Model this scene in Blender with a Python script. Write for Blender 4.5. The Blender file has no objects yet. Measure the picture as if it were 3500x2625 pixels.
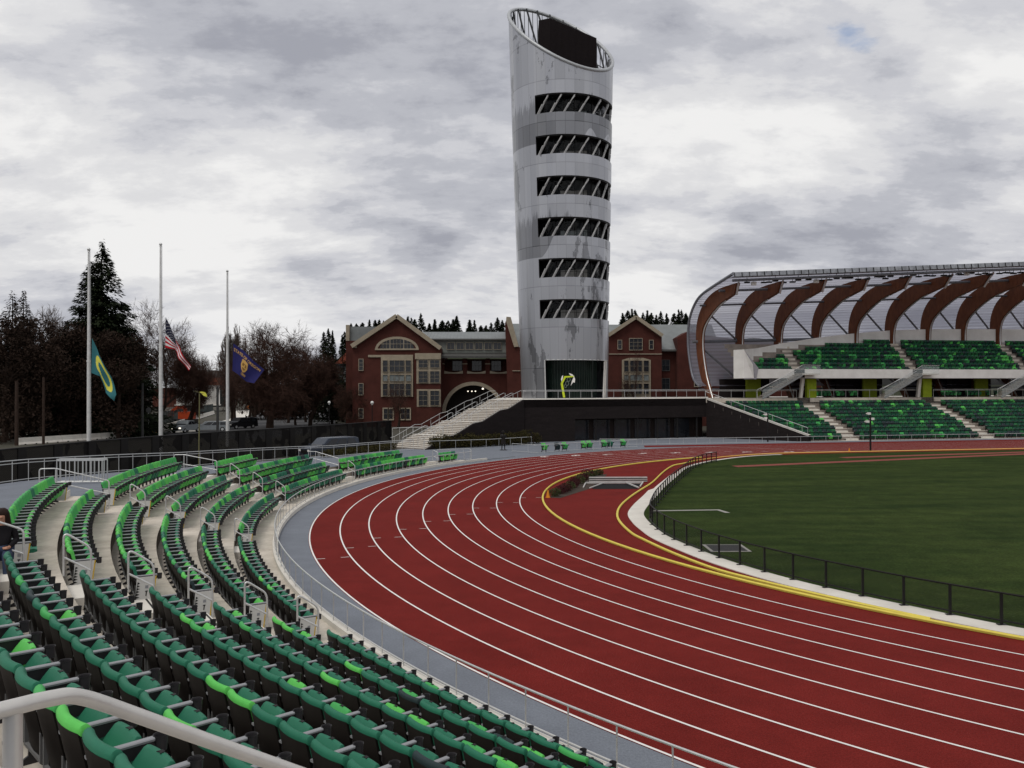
import bpy, math, random
from math import sin, cos, pi, radians as R, sqrt, atan2, floor
from mathutils import Vector, Matrix
random.seed(7)
S = bpy.context.scene
col = S.collection
# ------------------------------------------------------------------ camera
EYE = 5.85
PITCH, ROLL, FPX = 0.0081663, -0.0031187, 2864.0
cam = bpy.data.cameras.new("camera"); camo = bpy.data.objects.new("camera", cam); col.objects.link(camo)
cam.sensor_width = 36; cam.lens = FPX/3500*36; cam.clip_start = 0.1; cam.clip_end = 4000
_up = Vector((0, -sin(PITCH), cos(PITCH))); _fw = Vector((0, cos(PITCH), sin(PITCH))); _rt = Vector((1, 0, 0))
cr, sr = cos(ROLL), sin(ROLL)
crt = _rt*cr + _up*sr; cup = _up*cr - _rt*sr
camo.matrix_world = Matrix(((crt.x, cup.x, -_fw.x, 0), (crt.y, cup.y, -_fw.y, 0), (crt.z, cup.z, -_fw.z, EYE), (0, 0, 0, 1)))
S.camera = camo
def at(x, y, Y):                                  # a measured point of the photograph (3500 px wide) at distance Y
    u = (x-1750)/FPX; v = -(y-1312.5)/FPX
    u, v = cr*u-sr*v, sr*u+cr*v
    d = Vector((u, cos(PITCH)-v*sin(PITCH), sin(PITCH)+v*cos(PITCH)))
    return d*(Y/d.y)+Vector((0, 0, EYE))
# ------------------------------------------------------------------ world
SUN_EL, SUN_AZ = R(58), R(215)
w = bpy.data.worlds.new("World"); S.world = w; w.use_nodes = True
nt = w.node_tree; nt.nodes.clear()
def N(t, **k):
    n = nt.nodes.new(t)
    for a, b in k.items(): setattr(n, a, b)
    return n
def L(a, b): nt.links.new(a, b)
out = N('ShaderNodeOutputWorld'); bg = N('ShaderNodeBackground'); L(bg.outputs[0], out.inputs[0])
sky = N('ShaderNodeTexSky', sky_type='NISHITA', sun_disc=False, sun_elevation=SUN_EL, sun_rotation=SUN_AZ)
tc = N('ShaderNodeTexCoord'); sep = N('ShaderNodeSeparateXYZ'); L(tc.outputs['Generated'], sep.inputs[0])
def M_(op, a, b=None, c=None):
    n = N('ShaderNodeMath', operation=op)
    for i, v in enumerate((a, b, c)):
        if v is None: continue
        if isinstance(v, (int, float)): n.inputs[i].default_value = v
        else: L(v, n.inputs[i])
    return n.outputs[0]
zz = M_('MAXIMUM', sep.outputs[2], 0.0)
den = M_('ADD', zz, 0.30)
cmb = N('ShaderNodeCombineXYZ'); L(M_('DIVIDE', sep.outputs[0], den), cmb.inputs[0]); L(M_('DIVIDE', sep.outputs[1], den), cmb.inputs[1])
def noise(vec, scale, det, rough, off=(0, 0, 0), sc=(1, 1, 1), dist=0.0):
    mp = N('ShaderNodeMapping'); mp.inputs['Location'].default_value = off; mp.inputs['Scale'].default_value = sc
    L(vec, mp.inputs[0]); n = N('ShaderNodeTexNoise'); n.inputs['Scale'].default_value = scale
    n.inputs['Detail'].default_value = det; n.inputs['Roughness'].default_value = rough; n.inputs['Distortion'].default_value = dist
    L(mp.outputs[0], n.inputs[0]); return n.outputs[0]
def ramp(fac, stops):
    r = N('ShaderNodeValToRGB'); L(fac, r.inputs[0]); e = r.color_ramp.elements; r.color_ramp.interpolation = 'EASE'
    e[0].position, e[0].color = stops[0][0], stops[0][1]+(1,); e[1].position, e[1].color = stops[1][0], stops[1][1]+(1,)
    for p, c in stops[2:]:
        q = e.new(p); q.color = c+(1,)
    return r.outputs[0]
def mix(f, a, b):
    m = N('ShaderNodeMix', data_type='RGBA')
    if isinstance(f, (int, float)): m.inputs[0].default_value = f
    else: L(f, m.inputs[0])
    for i, v in ((6, a), (7, b)):
        if isinstance(v, tuple): m.inputs[i].default_value = v+(1,)
        else: L(v, m.inputs[i])
    return m.outputs[2]
n1 = noise(cmb.outputs[0], 1.05, 3, 0.5, (4.2, 0.6, 0), (1, 1.25, 1), 0.15)       # large masses
n2 = noise(cmb.outputs[0], 2.5, 14, 0.57, (1.5, 7.3, 3), (1, 1.4, 1), 0.2)      # puffs
n4 = noise(cmb.outputs[0], 6.5, 10, 0.65, (3.5, 2.3, 6), (1, 1.6, 1), 0.0)
nn = M_('ADD', M_('ADD', M_('MULTIPLY', n1, 0.40), M_('MULTIPLY', n2, 0.43)), M_('MULTIPLY', n4, 0.17))
cloud = ramp(nn, [(0.38, (3.6, 3.7, 4.2)), (0.44, (4.9, 5.0, 5.45)), (0.478, (6.1, 6.15, 6.5)), (0.515, (7.2, 7.2, 7.35)), (0.58, (8.7, 8.65, 8.6))])
bd = (at(2950, -115, 10)-Vector((0, 0, EYE))).normalized()
dot = N('ShaderNodeVectorMath', operation='DISTANCE'); L(tc.outputs['Generated'], dot.inputs[0]); dot.inputs[1].default_value = bd
hn = M_('SUBTRACT', M_('ADD', dot.outputs['Value'], M_('MULTIPLY', M_('SUBTRACT', n2, 0.5), 0.45)), 0.0)
hole = ramp(hn, [(0.0, (0.5, 0.5, 0.5)), (0.040, (0, 0, 0))])
mixed = mix(hole, cloud, (2.6, 3.9, 6.4)); mixed = mix(M_('MULTIPLY', hole, 0.3), mixed, sky.outputs[0])
hz = ramp(zz, [(0.0, (1, 1, 1)), (0.14, (0.0, 0.0, 0.0))])
mixed = mix(M_('MULTIPLY', hz, 0.40), mixed, (7.2, 7.3, 7.7))
L(mixed, bg.inputs[0]); bg.inputs[1].default_value = 0.1
# ------------------------------------------------------------------ sun
sl = bpy.data.lights.new("sun", 'SUN'); sl.energy = 1.35; sl.angle = R(22); sl.color = (1, 0.95, 0.88)
so = bpy.data.objects.new("sun", sl); col.objects.link(so)
sd = Vector((sin(SUN_AZ)*cos(SUN_EL), cos(SUN_AZ)*cos(SUN_EL), sin(SUN_EL)))
so.rotation_euler = sd.to_track_quat('Z', 'Y').to_euler()
S.view_settings.view_transform = 'Standard'; S.view_settings.look = 'None'; S.view_settings.exposure = 0.0; S.view_settings.gamma = 1
# ------------------------------------------------------------------ geometry of the place
CX, CY, R0, LW = 36.27, 44.18, 34.68, 1.22       # centre of the bend, kerb radius, lane width
TH = R(11); DX, DY = cos(TH), sin(TH)            # the straights run along (DX, DY)
def pol(r, a, z=0.0): a = R(a); return Vector((CX+r*cos(a), CY+r*sin(a), z))
def sbz(s, b, z=0.0): return Vector((CX+s*DX-b*DY, CY+s*DY+b*DX, z))
# ------------------------------------------------------------------ helpers
def tag(o, label=None, cat=None, group=None, kind=None):
    if label: o['label'] = label
    if cat: o['category'] = cat
    if group: o['group'] = group
    if kind: o['kind'] = kind
    return o
def thing(name, label, cat, loc=(0, 0, 0), rz=0, group=None):
    o = bpy.data.objects.new(name, None); o.location = loc; o.rotation_euler = (0, 0, rz); o.empty_display_size = 0.2
    col.objects.link(o); return tag(o, label, cat, group)
def copy_tree(o, parent=None):
    c = o.copy(); col.objects.link(c)
    if parent: c.parent = parent
    for ch in o.children: copy_tree(ch, c)
    return c
class MB:
    def __init__(s): s.v = []; s.f = []; s.m = []; s.uv = None; s.mats = []
    def mi(s, mat):
        if mat is None: return 0
        if mat not in s.mats: s.mats.append(mat)
        return s.mats.index(mat)
    def add(s, vs, fs, mat=None):
        b = len(s.v); k = s.mi(mat); s.v += [tuple(p) for p in vs]; s.f += [tuple(b+i for i in f) for f in fs]; s.m += [k]*len(fs); return s
    def box(s, a, b, mat=None):
        x0, y0, z0 = a; x1, y1, z1 = b
        return s.add([(x0,y0,z0),(x1,y0,z0),(x1,y1,z0),(x0,y1,z0),(x0,y0,z1),(x1,y0,z1),(x1,y1,z1),(x0,y1,z1)],
                     [(0,3,2,1),(4,5,6,7),(0,1,5,4),(1,2,6,5),(2,3,7,6),(3,0,4,7)], mat)
    def obox(s, p, q, wd, h0, h1, mat=None):      # a wall from p to q (plan), width wd, heights h0..h1
        p = Vector(p[:2]); q = Vector(q[:2]); d = (q-p).normalized(); n = Vector((-d.y, d.x))*wd/2
        c = [p-n, q-n, q+n, p+n]
        return s.add([(k.x,k.y,h0) for k in c]+[(k.x,k.y,h1) for k in c], [(0,3,2,1),(4,5,6,7),(0,1,5,4),(1,2,6,5),(2,3,7,6),(3,0,4,7)], mat)
    def beam(s, p, q, wd, hg, mat=None, up=(0,0,1)):
        p = Vector(p); q = Vector(q); d = (q-p).normalized(); u = Vector(up); sd_ = d.cross(u)
        if sd_.length < 1e-4: sd_ = d.cross(Vector((1,0,0)))
        sd_.normalize(); u2 = sd_.cross(d).normalized(); a = sd_*wd/2; b = u2*hg/2
        c = [-a-b, a-b, a+b, -a+b]
        return s.add([p+k for k in c]+[q+k for k in c], [(0,1,2,3)[::-1],(4,5,6,7),(0,1,5,4),(1,2,6,5),(2,3,7,6),(3,0,4,7)], mat)
    def tube(s, pts, r, n=8, mat=None, r1=None, cap=True):
        pts = [Vector(p) for p in pts]; m = len(pts); vs = []; u = None
        for i, p in enumerate(pts):
            d = (pts[min(i+1, m-1)]-pts[max(i-1, 0)])
            if d.length < 1e-9: d = Vector((0,0,1))
            d.normalize()
            if u is None: u = d.orthogonal().normalized()
            else:
                u = u-d*u.dot(d)
                u = u.normalized() if u.length > 1e-6 else d.orthogonal().normalized()
            w_ = d.cross(u); rr = r if r1 is None else r+(r1-r)*i/max(1, m-1)
            for k in range(n):
                a = 2*pi*k/n; vs.append(p+u*(rr*cos(a))+w_*(rr*sin(a)))
        fs = [(i*n+k, i*n+(k+1) % n, (i+1)*n+(k+1) % n, (i+1)*n+k) for i in range(m-1) for k in range(n)]
        if cap: fs += [tuple(range(n))[::-1], tuple((m-1)*n+k for k in range(n))]
        return s.add(vs, fs, mat)
    def prism(s, pts, off, mat=None):              # planar polygon swept by vector off
        pts = [Vector(p) for p in pts]; off = Vector(off); n = len(pts)
        return s.add(pts+[p+off for p in pts], [tuple(range(n))[::-1], tuple(range(n, 2*n))]+[(i, (i+1) % n, n+(i+1) % n, n+i) for i in range(n)], mat)
    def lathe(s, prof, n=16, c=(0,0,0), mat=None):
        vs = [(c[0]+r*cos(2*pi*k/n), c[1]+r*sin(2*pi*k/n), c[2]+z) for r, z in prof for k in range(n)]
        fs = [(i*n+k, i*n+(k+1) % n, (i+1)*n+(k+1) % n, (i+1)*n+k) for i in range(len(prof)-1) for k in range(n)]
        return s.add(vs, fs, mat)
    def loft(s, rings, cap=True, mat=None):        # rings of equal closed loops
        n = len(rings[0]); vs = [p for r_ in rings for p in r_]
        fs = [(i*n+k, (i+1)*n+k, (i+1)*n+(k+1) % n, i*n+(k+1) % n) for i in range(len(rings)-1) for k in range(n)]
        if cap: fs += [tuple(range(n)), tuple((len(rings)-1)*n+k for k in range(n))[::-1]]
        return s.add(vs, fs, mat)
    def strip(s, A, B, mat=None):                  # open ribbon between two polylines
        n = len(A); return s.add(list(A)+list(B), [(i, i+1, n+i+1, n+i) for i in range(n-1)], mat)
    def build(s, name, mat=None, parent=None, smooth=False, loc=None):
        me = bpy.data.meshes.new(name); me.from_pydata(s.v, [], s.f)
        if s.mats:
            for m in s.mats: me.materials.append(m)
            if len(s.mats) > 1: me.polygons.foreach_set('material_index', s.m)
        elif mat: me.materials.append(mat)
        if smooth: me.polygons.foreach_set('use_smooth', [True]*len(s.f))
        if s.uv:
            ul = me.uv_layers.new(name='UVMap'); flat = []
            for f in s.f:
                for i in f: flat += list(s.uv[i])
            ul.data.foreach_set('uv', flat)
        me.update(); o = bpy.data.objects.new(name, me); col.objects.link(o)
        if parent: o.parent = parent
        if loc: o.location = loc
        return o
def recalc(o):
    import bmesh
    b = bmesh.new(); b.from_mesh(o.data); bmesh.ops.recalc_face_normals(b, faces=b.faces); b.to_mesh(o.data); b.free(); return o
def smooth_angle(o, deg=35):
    me = o.data; me.polygons.foreach_set('use_smooth', [True]*len(me.polygons)); me.set_sharp_from_angle(angle=R(deg)); return o
def sheet(name, pts, z, mat):
    import bmesh
    b = bmesh.new(); vs = [b.verts.new((p[0], p[1], z)) for p in pts]; f = b.faces.new(vs)
    bmesh.ops.triangulate(b, faces=[f]); bmesh.ops.recalc_face_normals(b, faces=b.faces)
    for f in b.faces:
        if f.normal.z < 0: f.normal_flip()
    me = bpy.data.meshes.new(name); b.to_mesh(me); b.free(); me.materials.append(mat)
    o = bpy.data.objects.new(name, me); col.objects.link(o); return o
# ------------------------------------------------------------------ materials
def mat(name, c, rough=0.7, metal=0.0, var=0.12, scale=3.0, bump=0.0, bscale=40, c2=None, coord='Object', spec=None, alpha=None, stretch=(1,1,1), det=5):
    m = bpy.data.materials.new(name); m.use_nodes = True; t = m.node_tree; b = t.nodes['Principled BSDF']
    b.inputs['Roughness'].default_value = rough; b.inputs['Metallic'].default_value = metal
    b.inputs['Specular IOR Level'].default_value = 0.18 if spec is None else spec
    tcn = t.nodes.new('ShaderNodeTexCoord'); mp = t.nodes.new('ShaderNodeMapping'); mp.inputs['Scale'].default_value = stretch
    t.links.new(tcn.outputs[coord], mp.inputs[0])
    n = t.nodes.new('ShaderNodeTexNoise'); n.inputs['Scale'].default_value = scale; n.inputs['Detail'].default_value = det; n.inputs['Roughness'].default_value = 0.6
    t.links.new(mp.outputs[0], n.inputs[0])
    r = t.nodes.new('ShaderNodeValToRGB'); e = r.color_ramp.elements; e[0].position = 0.3; e[1].position = 0.7
    lo = c2 if c2 else tuple(x*(1-var) for x in c); hi = c if c2 else tuple(min(1, x*(1+var)) for x in c)
    e[0].color = lo+(1,); e[1].color = hi+(1,)
    t.links.new(n.outputs[0], r.inputs[0]); t.links.new(r.outputs[0], b.inputs['Base Color'])
    if bump:
        nb = t.nodes.new('ShaderNodeTexNoise'); nb.inputs['Scale'].default_value = bscale; nb.inputs['Detail'].default_value = 3
        t.links.new(tcn.outputs[coord], nb.inputs[0]); bp = t.nodes.new('ShaderNodeBump'); bp.inputs['Strength'].default_value = bump; bp.inputs['Distance'].default_value = 0.02
        t.links.new(nb.outputs[0], bp.inputs['Height']); t.links.new(bp.outputs[0], b.inputs['Normal'])
    if alpha is not None: b.inputs['Alpha'].default_value = alpha
    return m
def two_scale(m, fine_scale, lo, hi):              # multiply a fine speckle onto the base colour
    t = m.node_tree; b = t.nodes['Principled BSDF']; src = b.inputs['Base Color'].links[0].from_socket
    tcn = [n for n in t.nodes if n.type == 'TEX_COORD'][0]
    n = t.nodes.new('ShaderNodeTexNoise'); n.inputs['Scale'].default_value = fine_scale; n.inputs['Detail'].default_value = 2
    t.links.new(tcn.outputs['Object'], n.inputs[0])
    mr = t.nodes.new('ShaderNodeMapRange'); mr.inputs[1].default_value = 0.3; mr.inputs[2].default_value = 0.7; mr.inputs[3].default_value = lo; mr.inputs[4].default_value = hi
    t.links.new(n.outputs[0], mr.inputs[0]); x = t.nodes.new('ShaderNodeVectorMath'); x.operation = 'SCALE'
    t.links.new(src, x.inputs[0]); t.links.new(mr.outputs[0], x.inputs['Scale']); t.links.new(x.outputs[0], b.inputs['Base Color'])
    return m
RED = two_scale(mat('track_red', (0.142, 0.0150, 0.0125), 0.85, var=0.13, scale=0.45, bump=0.5, bscale=45, spec=0.05, det=9), 28, 0.82, 1.18)
GREY = two_scale(mat('apron_grey', (0.165, 0.180, 0.208), 0.9, var=0.07, scale=0.5, bump=0.3, bscale=50, spec=0.1), 22, 0.88, 1.12)
GRASS = two_scale(mat('turf', (0.037, 0.054, 0.013), 0.95, c2=(0.014, 0.027, 0.006), scale=0.30, bump=0.8, bscale=30, stretch=(0.45, 1.7, 1), det=7, spec=0.05), 12, 0.7, 1.3)
GRASS = two_scale(GRASS, 1.3, .84, 1.18); RED = two_scale(RED, 2.2, .94, 1.06); GREY = two_scale(GREY, 1.7, .95, 1.05)
LINE = mat('line_white', (0.74, 0.72, 0.69), 0.7, var=0.07, scale=4)
YEL = mat('kerb_yellow', (0.66, 0.55, 0.10), 0.6, var=0.06, scale=6)
ORG = mat('kerb_orange', (0.70, 0.42, 0.11), 0.6, var=0.06, scale=6)
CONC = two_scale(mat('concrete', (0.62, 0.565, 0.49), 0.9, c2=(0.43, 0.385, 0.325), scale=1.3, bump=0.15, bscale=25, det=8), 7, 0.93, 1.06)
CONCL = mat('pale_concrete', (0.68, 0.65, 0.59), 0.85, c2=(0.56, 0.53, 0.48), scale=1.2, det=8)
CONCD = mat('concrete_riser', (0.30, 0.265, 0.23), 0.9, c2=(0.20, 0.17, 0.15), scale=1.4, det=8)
STEEL = mat('galvanised_rail', (0.58, 0.585, 0.58), 0.38, metal=0.55, var=0.08, scale=9)
STEELN = mat('satin_rail', (0.56, 0.545, 0.52), 0.34, metal=0.35, var=0.05, scale=14)
BLK = mat('black_metal', (0.012, 0.011, 0.011), 0.5, var=0.2)
SHELL = mat('black_plastic', (0.014, 0.011, 0.010), 0.55, c2=(0.009, 0.007, 0.006), scale=6)
ARM = mat('armrest_grey', (0.25, 0.255, 0.27), 0.45, var=0.06, scale=8)
CUP = mat('cup_plastic', (0.035, 0.033, 0.036), 0.35, var=0.2)
G_BR = mat('seat_bright_green', (0.105, 0.50, 0.095), 0.55, var=0.08, scale=5)
G_MD = mat('seat_dark_green', (0.022, 0.148, 0.088), 0.55, var=0.08, scale=5)
G_DK = mat('seat_charcoal', (0.022, 0.037, 0.040), 0.55, var=0.08, scale=5)
G_LT = mat('seat_light_green', (0.060, 0.36, 0.095), 0.55, var=0.08, scale=5)
G_FD = mat('seat_deep_green', (0.010, 0.062, 0.036), 0.6, var=0.1, scale=5)
G_FM = mat('seat_forest_green', (0.022, 0.125, 0.045), 0.6, var=0.1, scale=5)
BRICK = mat('brick', (0.068, 0.0215, 0.0165), 0.9, var=0.22, scale=0.6, det=9)
STONE = mat('cream_stone', (0.31, 0.265, 0.20), 0.85, var=0.12, scale=1.5)
SLATE = mat('metal_roof', (0.20, 0.215, 0.215), 0.5, metal=0.3, var=0.14, scale=0.5)
GLASSD = mat('dark_glass', (0.014, 0.016, 0.020), 0.15, var=0.5, scale=0.9, spec=0.45)
DARK = mat('dark_interior', (0.006, 0.006, 0.007), 0.9)
DKW = two_scale(mat('dark_cladding', (0.014, 0.0105, 0.0105), 0.85, var=0.22, scale=0.8, det=7, stretch=(1, 1, 4)), 6, 0.85, 1.15)
WHITE = mat('white_panel', (0.76, 0.745, 0.715), 0.6, c2=(0.64, 0.62, 0.59), scale=0.9, det=7)
LIME = mat('lime_paint', (0.27, 0.35, 0.015), 0.6)
WOOD = mat('glulam_timber', (0.165, 0.055, 0.023), 0.6, c2=(0.085, 0.028, 0.012), scale=2.5, stretch=(1, 1, 0.4))
BARK = mat('bark', (0.040, 0.026, 0.020), 0.95, var=0.3, scale=3)
TWIG = mat('twigs', (0.050, 0.026, 0.019), 0.95, var=0.25, scale=1.5)
NEED = mat('conifer_needles', (0.014, 0.020, 0.008), 0.95, c2=(0.007, 0.010, 0.005), scale=0.7, spec=0.1)
NEEDR = mat('reddish_needles', (0.036, 0.022, 0.016), 0.95, c2=(0.017, 0.012, 0.009), scale=0.6, spec=0.1)
SOIL = mat('soil', (0.055, 0.042, 0.034), 1.0, var=0.3, scale=2)
ASPH = mat('asphalt', (0.075, 0.075, 0.078), 0.9, var=0.15, scale=1)

def pt_light_glass(name, c, alpha):
    m = mat(name, c, 0.15, spec=0.6, alpha=alpha); return m
CLEAR = pt_light_glass('clear_panel', (0.5, 0.56, 0.56), 0.28)
# ================================================================== SETTING
def structure(o): return tag(o, kind='structure')
# ground, one sheet to the horizon
o = MB().add([(-1500,-700,-.36),(1500,-700,-.36),(1500,2500,-.36),(-1500,2500,-.36)], [(0,1,2,3)]).build('ground', mat('outer_ground', (0.075, 0.066, 0.056), 0.95, c2=(0.05, 0.05, 0.036), scale=0.06, det=9)); structure(o)
SE = 95
def oval(r, n=120, ext=SE, a0=101, a1=281):        # outline of the oval end: far straight, bend, near straight
    P = [sbz(ext, r)]+[pol(r, a0+(a1-a0)*i/n) for i in range(n+1)]+[sbz(ext, -r)]
    return P
structure(sheet('apron', oval(62.5), 0.0, GREY))
structure(sheet('running_track', oval(R0+9*LW+.025), 0.004, RED))
# grass infield
grass = [sbz(SE, 33.6), sbz(0, 33.6), Vector((24.4, 75.7, 0)), Vector((20.85, 73.75, 0)), Vector((17.6, 70.4, 0)), Vector((15.07, 66.9, 0)), Vector((13.0, 62.6, 0)), Vector((10.9, 56.0, 0)), Vector((9.2, 50.6, 0)),
         Vector((7.95, 46.2, 0)), Vector((6.9, 42.6, 0)), Vector((6.2, 39.6, 0)), Vector((6.05, 37.0, 0)), Vector((6.1, 35.3, 0)), Vector((6.25, 33.3, 0)), Vector((6.75, 31.0, 0)), Vector((7.4, 28.7, 0)), Vector((8.3, 26.5, 0)), Vector((9.4, 24.5, 0)), Vector((10.8, 22.5, 0)), Vector((12.3, 20.6, 0))]
grass += [pol(33.5, a) for a in range(228, 282, 3)]+[sbz(SE, -33.5)]
def catmull(P, k=6):
    Q = []
    for i in range(len(P)-1):
        p0, p1, p2, p3 = P[max(i-1, 0)], P[i], P[i+1], P[min(i+2, len(P)-1)]
        for j in range(k):
            t = j/k; Q.append(0.5*((2*p1)+(-p0+p2)*t+(2*p0-5*p1+4*p2-p3)*t*t+(-p0+3*p1-3*p2+p3)*t**3))
    return Q+[P[-1]]
gcurve = [grass[0]]+catmull(grass[1:-1], 5)+[grass[-1]]
structure(sheet('infield_grass', gcurve, 0.012, GRASS))
# pale concrete edging between the track and the grass
def offset_poly(P, d):
    Q = []
    for i, p in enumerate(P):
        t = (P[min(i+1, len(P)-1)]-P[max(i-1, 0)]); t.z = 0; t.normalize(); Q.append(p+Vector((-t.y, t.x, 0))*d)
    return Q
gc = gcurve[6:-1]
wid = []
for p in gc:
    a = math.degrees(atan2(p.y-CY, p.x-CX)) % 360
    wid.append(0.30 if a < 150 else (0.55 if a < 170 else (0.75 if a < 215 else 0.72)))
outer = []
for i, p in enumerate(gc):
    t = (gc[min(i+1, len(gc)-1)]-gc[max(i-1, 0)]); t.normalize(); outer.append(p+Vector((t.y, -t.x, 0))*wid[i])
m = MB(); m.strip([Vector((p.x, p.y, .03)) for p in gc], [Vector((p.x, p.y, .03)) for p in outer])
m.strip([Vector((p.x, p.y, .004)) for p in outer], [Vector((p.x, p.y, .03)) for p in outer]); m.strip([Vector((p.x, p.y, .03)) for p in gc], [Vector((p.x, p.y, .004)) for p in gc])
o = recalc(m.build('concrete_edging', CONCL)); structure(o)
# white lane lines, one sheet each
for k in range(1, 10):
    r = R0+k*LW; wv = .055; A = oval(r-wv/2-0.02, 200); B = oval(r+wv/2-0.02, 200)
    m = MB(); m.strip([Vector((p.x, p.y, .009)) for p in A], [Vector((p.x, p.y, .009)) for p in B]); structure(recalc(m.build('lane_line', LINE)))
# small relay / stagger ticks across the lines
m = MB()
def tick(k, a, inner=True, ln=.34):
    r = R0+k*LW; r0, r1 = (r-ln, r-.04) if inner else (r+.04, r+ln); e = 0.045/r*57.3/2
    m.add([pol(r0, a-e, .010), pol(r1, a-e, .010), pol(r1, a+e, .010), pol(r0, a+e, .010)], [(0,1,2,3)])
for k, a1, a2 in ((9, 199.1, None), (8, 196.9, 199.1), (7, 194.5, 196.8), (6, 192.0, 194.5), (5, 189.3, 192.0), (4, 186.5, 189.3), (3, 183.5, 186.5), (2, 180.4, 183.6), (1, 177.4, 180.5), (0, None, 177.2)):
    if a1: tick(k, a1, True)
    if a2: tick(k, a2, False)
structure(recalc(m.build('track_ticks', LINE)))
# lane numbers on the far side of the bend
def text_mesh(s, size=1.0, bold=0.0):
    cu = bpy.data.curves.new('t', 'FONT'); cu.body = s; cu.size = size; cu.align_x = 'CENTER'; cu.align_y = 'CENTER'; cu.offset = bold; cu.resolution_u = 3
    ob = bpy.data.objects.new('t', cu); col.objects.link(ob); bpy.context.view_layer.update()
    me = bpy.data.meshes.new_from_object(ob); V = [v.co.copy() for v in me.vertices]; Fc = [tuple(p.vertices) for p in me.polygons]
    bpy.data.objects.remove(ob); bpy.data.curves.remove(cu); bpy.data.meshes.remove(me); return V, Fc
m = MB()
for k, a in zip((9, 8, 7, 6, 5, 4, 3, 2), (137.8, 134.1, 130.1, 125.7, 121.4, 116.8, 111.9, 106.0)):
    V, Fc = text_mesh(str(k), 1.25, 0.03); r = R0+(k-.5)*LW
    c = pol(r, a); t = R(a); er = Vector((cos(t), sin(t), 0)); et = Vector((-sin(t), cos(t), 0))
    m.add([c+er*v.x*0.95+et*v.y*1.1+Vector((0, 0, .010)) for v in V], Fc)
    for q in range(3):                              # thin stagger line after each number
        pass
    b_ = pol(r, a-3.0); m.add([b_-er*.5-et*.03+Vector((0,0,.010)), b_+er*.5-et*.03+Vector((0,0,.010)), b_+er*.5+et*.03+Vector((0,0,.010)), b_-er*.5+et*.03+Vector((0,0,.010))], [(0,1,2,3)])
structure(m.build('lane_numbers', LINE))
# start line across the far straight
m = MB(); a, b = sbz(-0.3, 35.2, .010), sbz(-11.5, 45.2, .010)
a, b = sbz(2.5, 35.0, .0105), sbz(-7.5, 45.6, .0105); d = (b-a).normalized(); n_ = Vector((-d.y, d.x, 0))*.03
m.add([a-n_, b-n_, b+n_, a+n_], [(0,1,2,3)]); structure(m.build('start_line', LINE))
# red sprint chute beside the bend, red runways and their pale edges in the grass
o = MB().add([sbz(-14.2, 45.6, .006), sbz(-13.4, 48.1, .006), sbz(SE, 48.1, .006), sbz(SE, 45.6, .006), sbz(0, 45.6, .006)], [(0,4,3,2,1)]).build('sprint_chute', RED); structure(recalc(o))
RUN = mat('runway_red', (0.21, 0.055, 0.045), 0.85, var=0.1, scale=1)
for s0, b0, wd in ((-14.6, 23.4, 1.15), (-1.5, 28.1, 1.15)):
    P = [(-15.1, 23.25), (17.3, 29.3)] if s0 < -10 else [(-2.4, 28.95), (17.3, 30.9)]
    (sa, ba), (sb_, bb) = P; k = (bb-ba)/(sb_-sa); se = 60
    m = MB(); m.add([sbz(sa, ba-wd/2, .018), sbz(se, bb+(se-sb_)*k-wd/2, .018), sbz(se, bb+(se-sb_)*k+wd/2, .018), sbz(sa, ba+wd/2, .018)], [(0,1,2,3)])
    structure(recalc(m.build('runway', RUN)))
    pass
# grey terrazzo band along the far rail
structure(recalc(MB().add([sbz(-20, 48.1, .007), sbz(SE, 48.1, .007), sbz(SE, 50.2, .007), sbz(-20, 50.2, .007)], [(0,1,2,3)]).build('far_apron', GREY)))
# ------------------------------------------------------------------ kerbs (raised pipes)
def catm(L_, k=5): return catmull([Vector(p) for p in L_], k)
K1 = [pol(R0-.03, a, .05) for a in range(281, 124, -2)]
K1 = [sbz(SE, -(R0-.03), .05)]+K1
t = MB(); t.tube(K1, .055, 6); o = tag(smooth_angle(t.build('track_kerb', YEL)), 'yellow raised kerb curving along the inside edge of lane one', 'kerb')
K2 = [(13.5, 66.4), (12.37, 64.56), (10.79, 59.84), (8.85, 52.99), (7.5, 49.0), (6.42, 45.72), (5.49, 42.44), (4.95, 39.59), (4.75, 37.1), (4.84, 34.22), (5.11, 32.62), (5.72, 29.95), (6.55, 27.3), (7.35, 25.8), (8.3, 24.3), (9.2, 23.0), (10.0, 21.9), (10.55, 21.2)]
K2 = [(15.0, 69.0)]+K2
t = MB(); t.tube(catm([(x, y, .05) for x, y in K2]), .055, 6); tag(smooth_angle(t.build('track_kerb', YEL)), 'yellow raised kerb of the water jump lane bending inward beside the black fence', 'kerb')
K3 = [(15.0, 69.0, .05), (17.6, 72.2, .05), (20.9, 75.0, .05), (24.6, 76.9, .05)]+[tuple(sbz(s, R0-.1, .05)) for s in (-1, 4, 10, 20, 40, 70, 95)]
t = MB(); t.tube(catm(K3), .05, 6); tag(smooth_angle(t.build('track_kerb', ORG)), 'orange yellow kerb along the far straight between the red track and grass', 'kerb')
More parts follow.
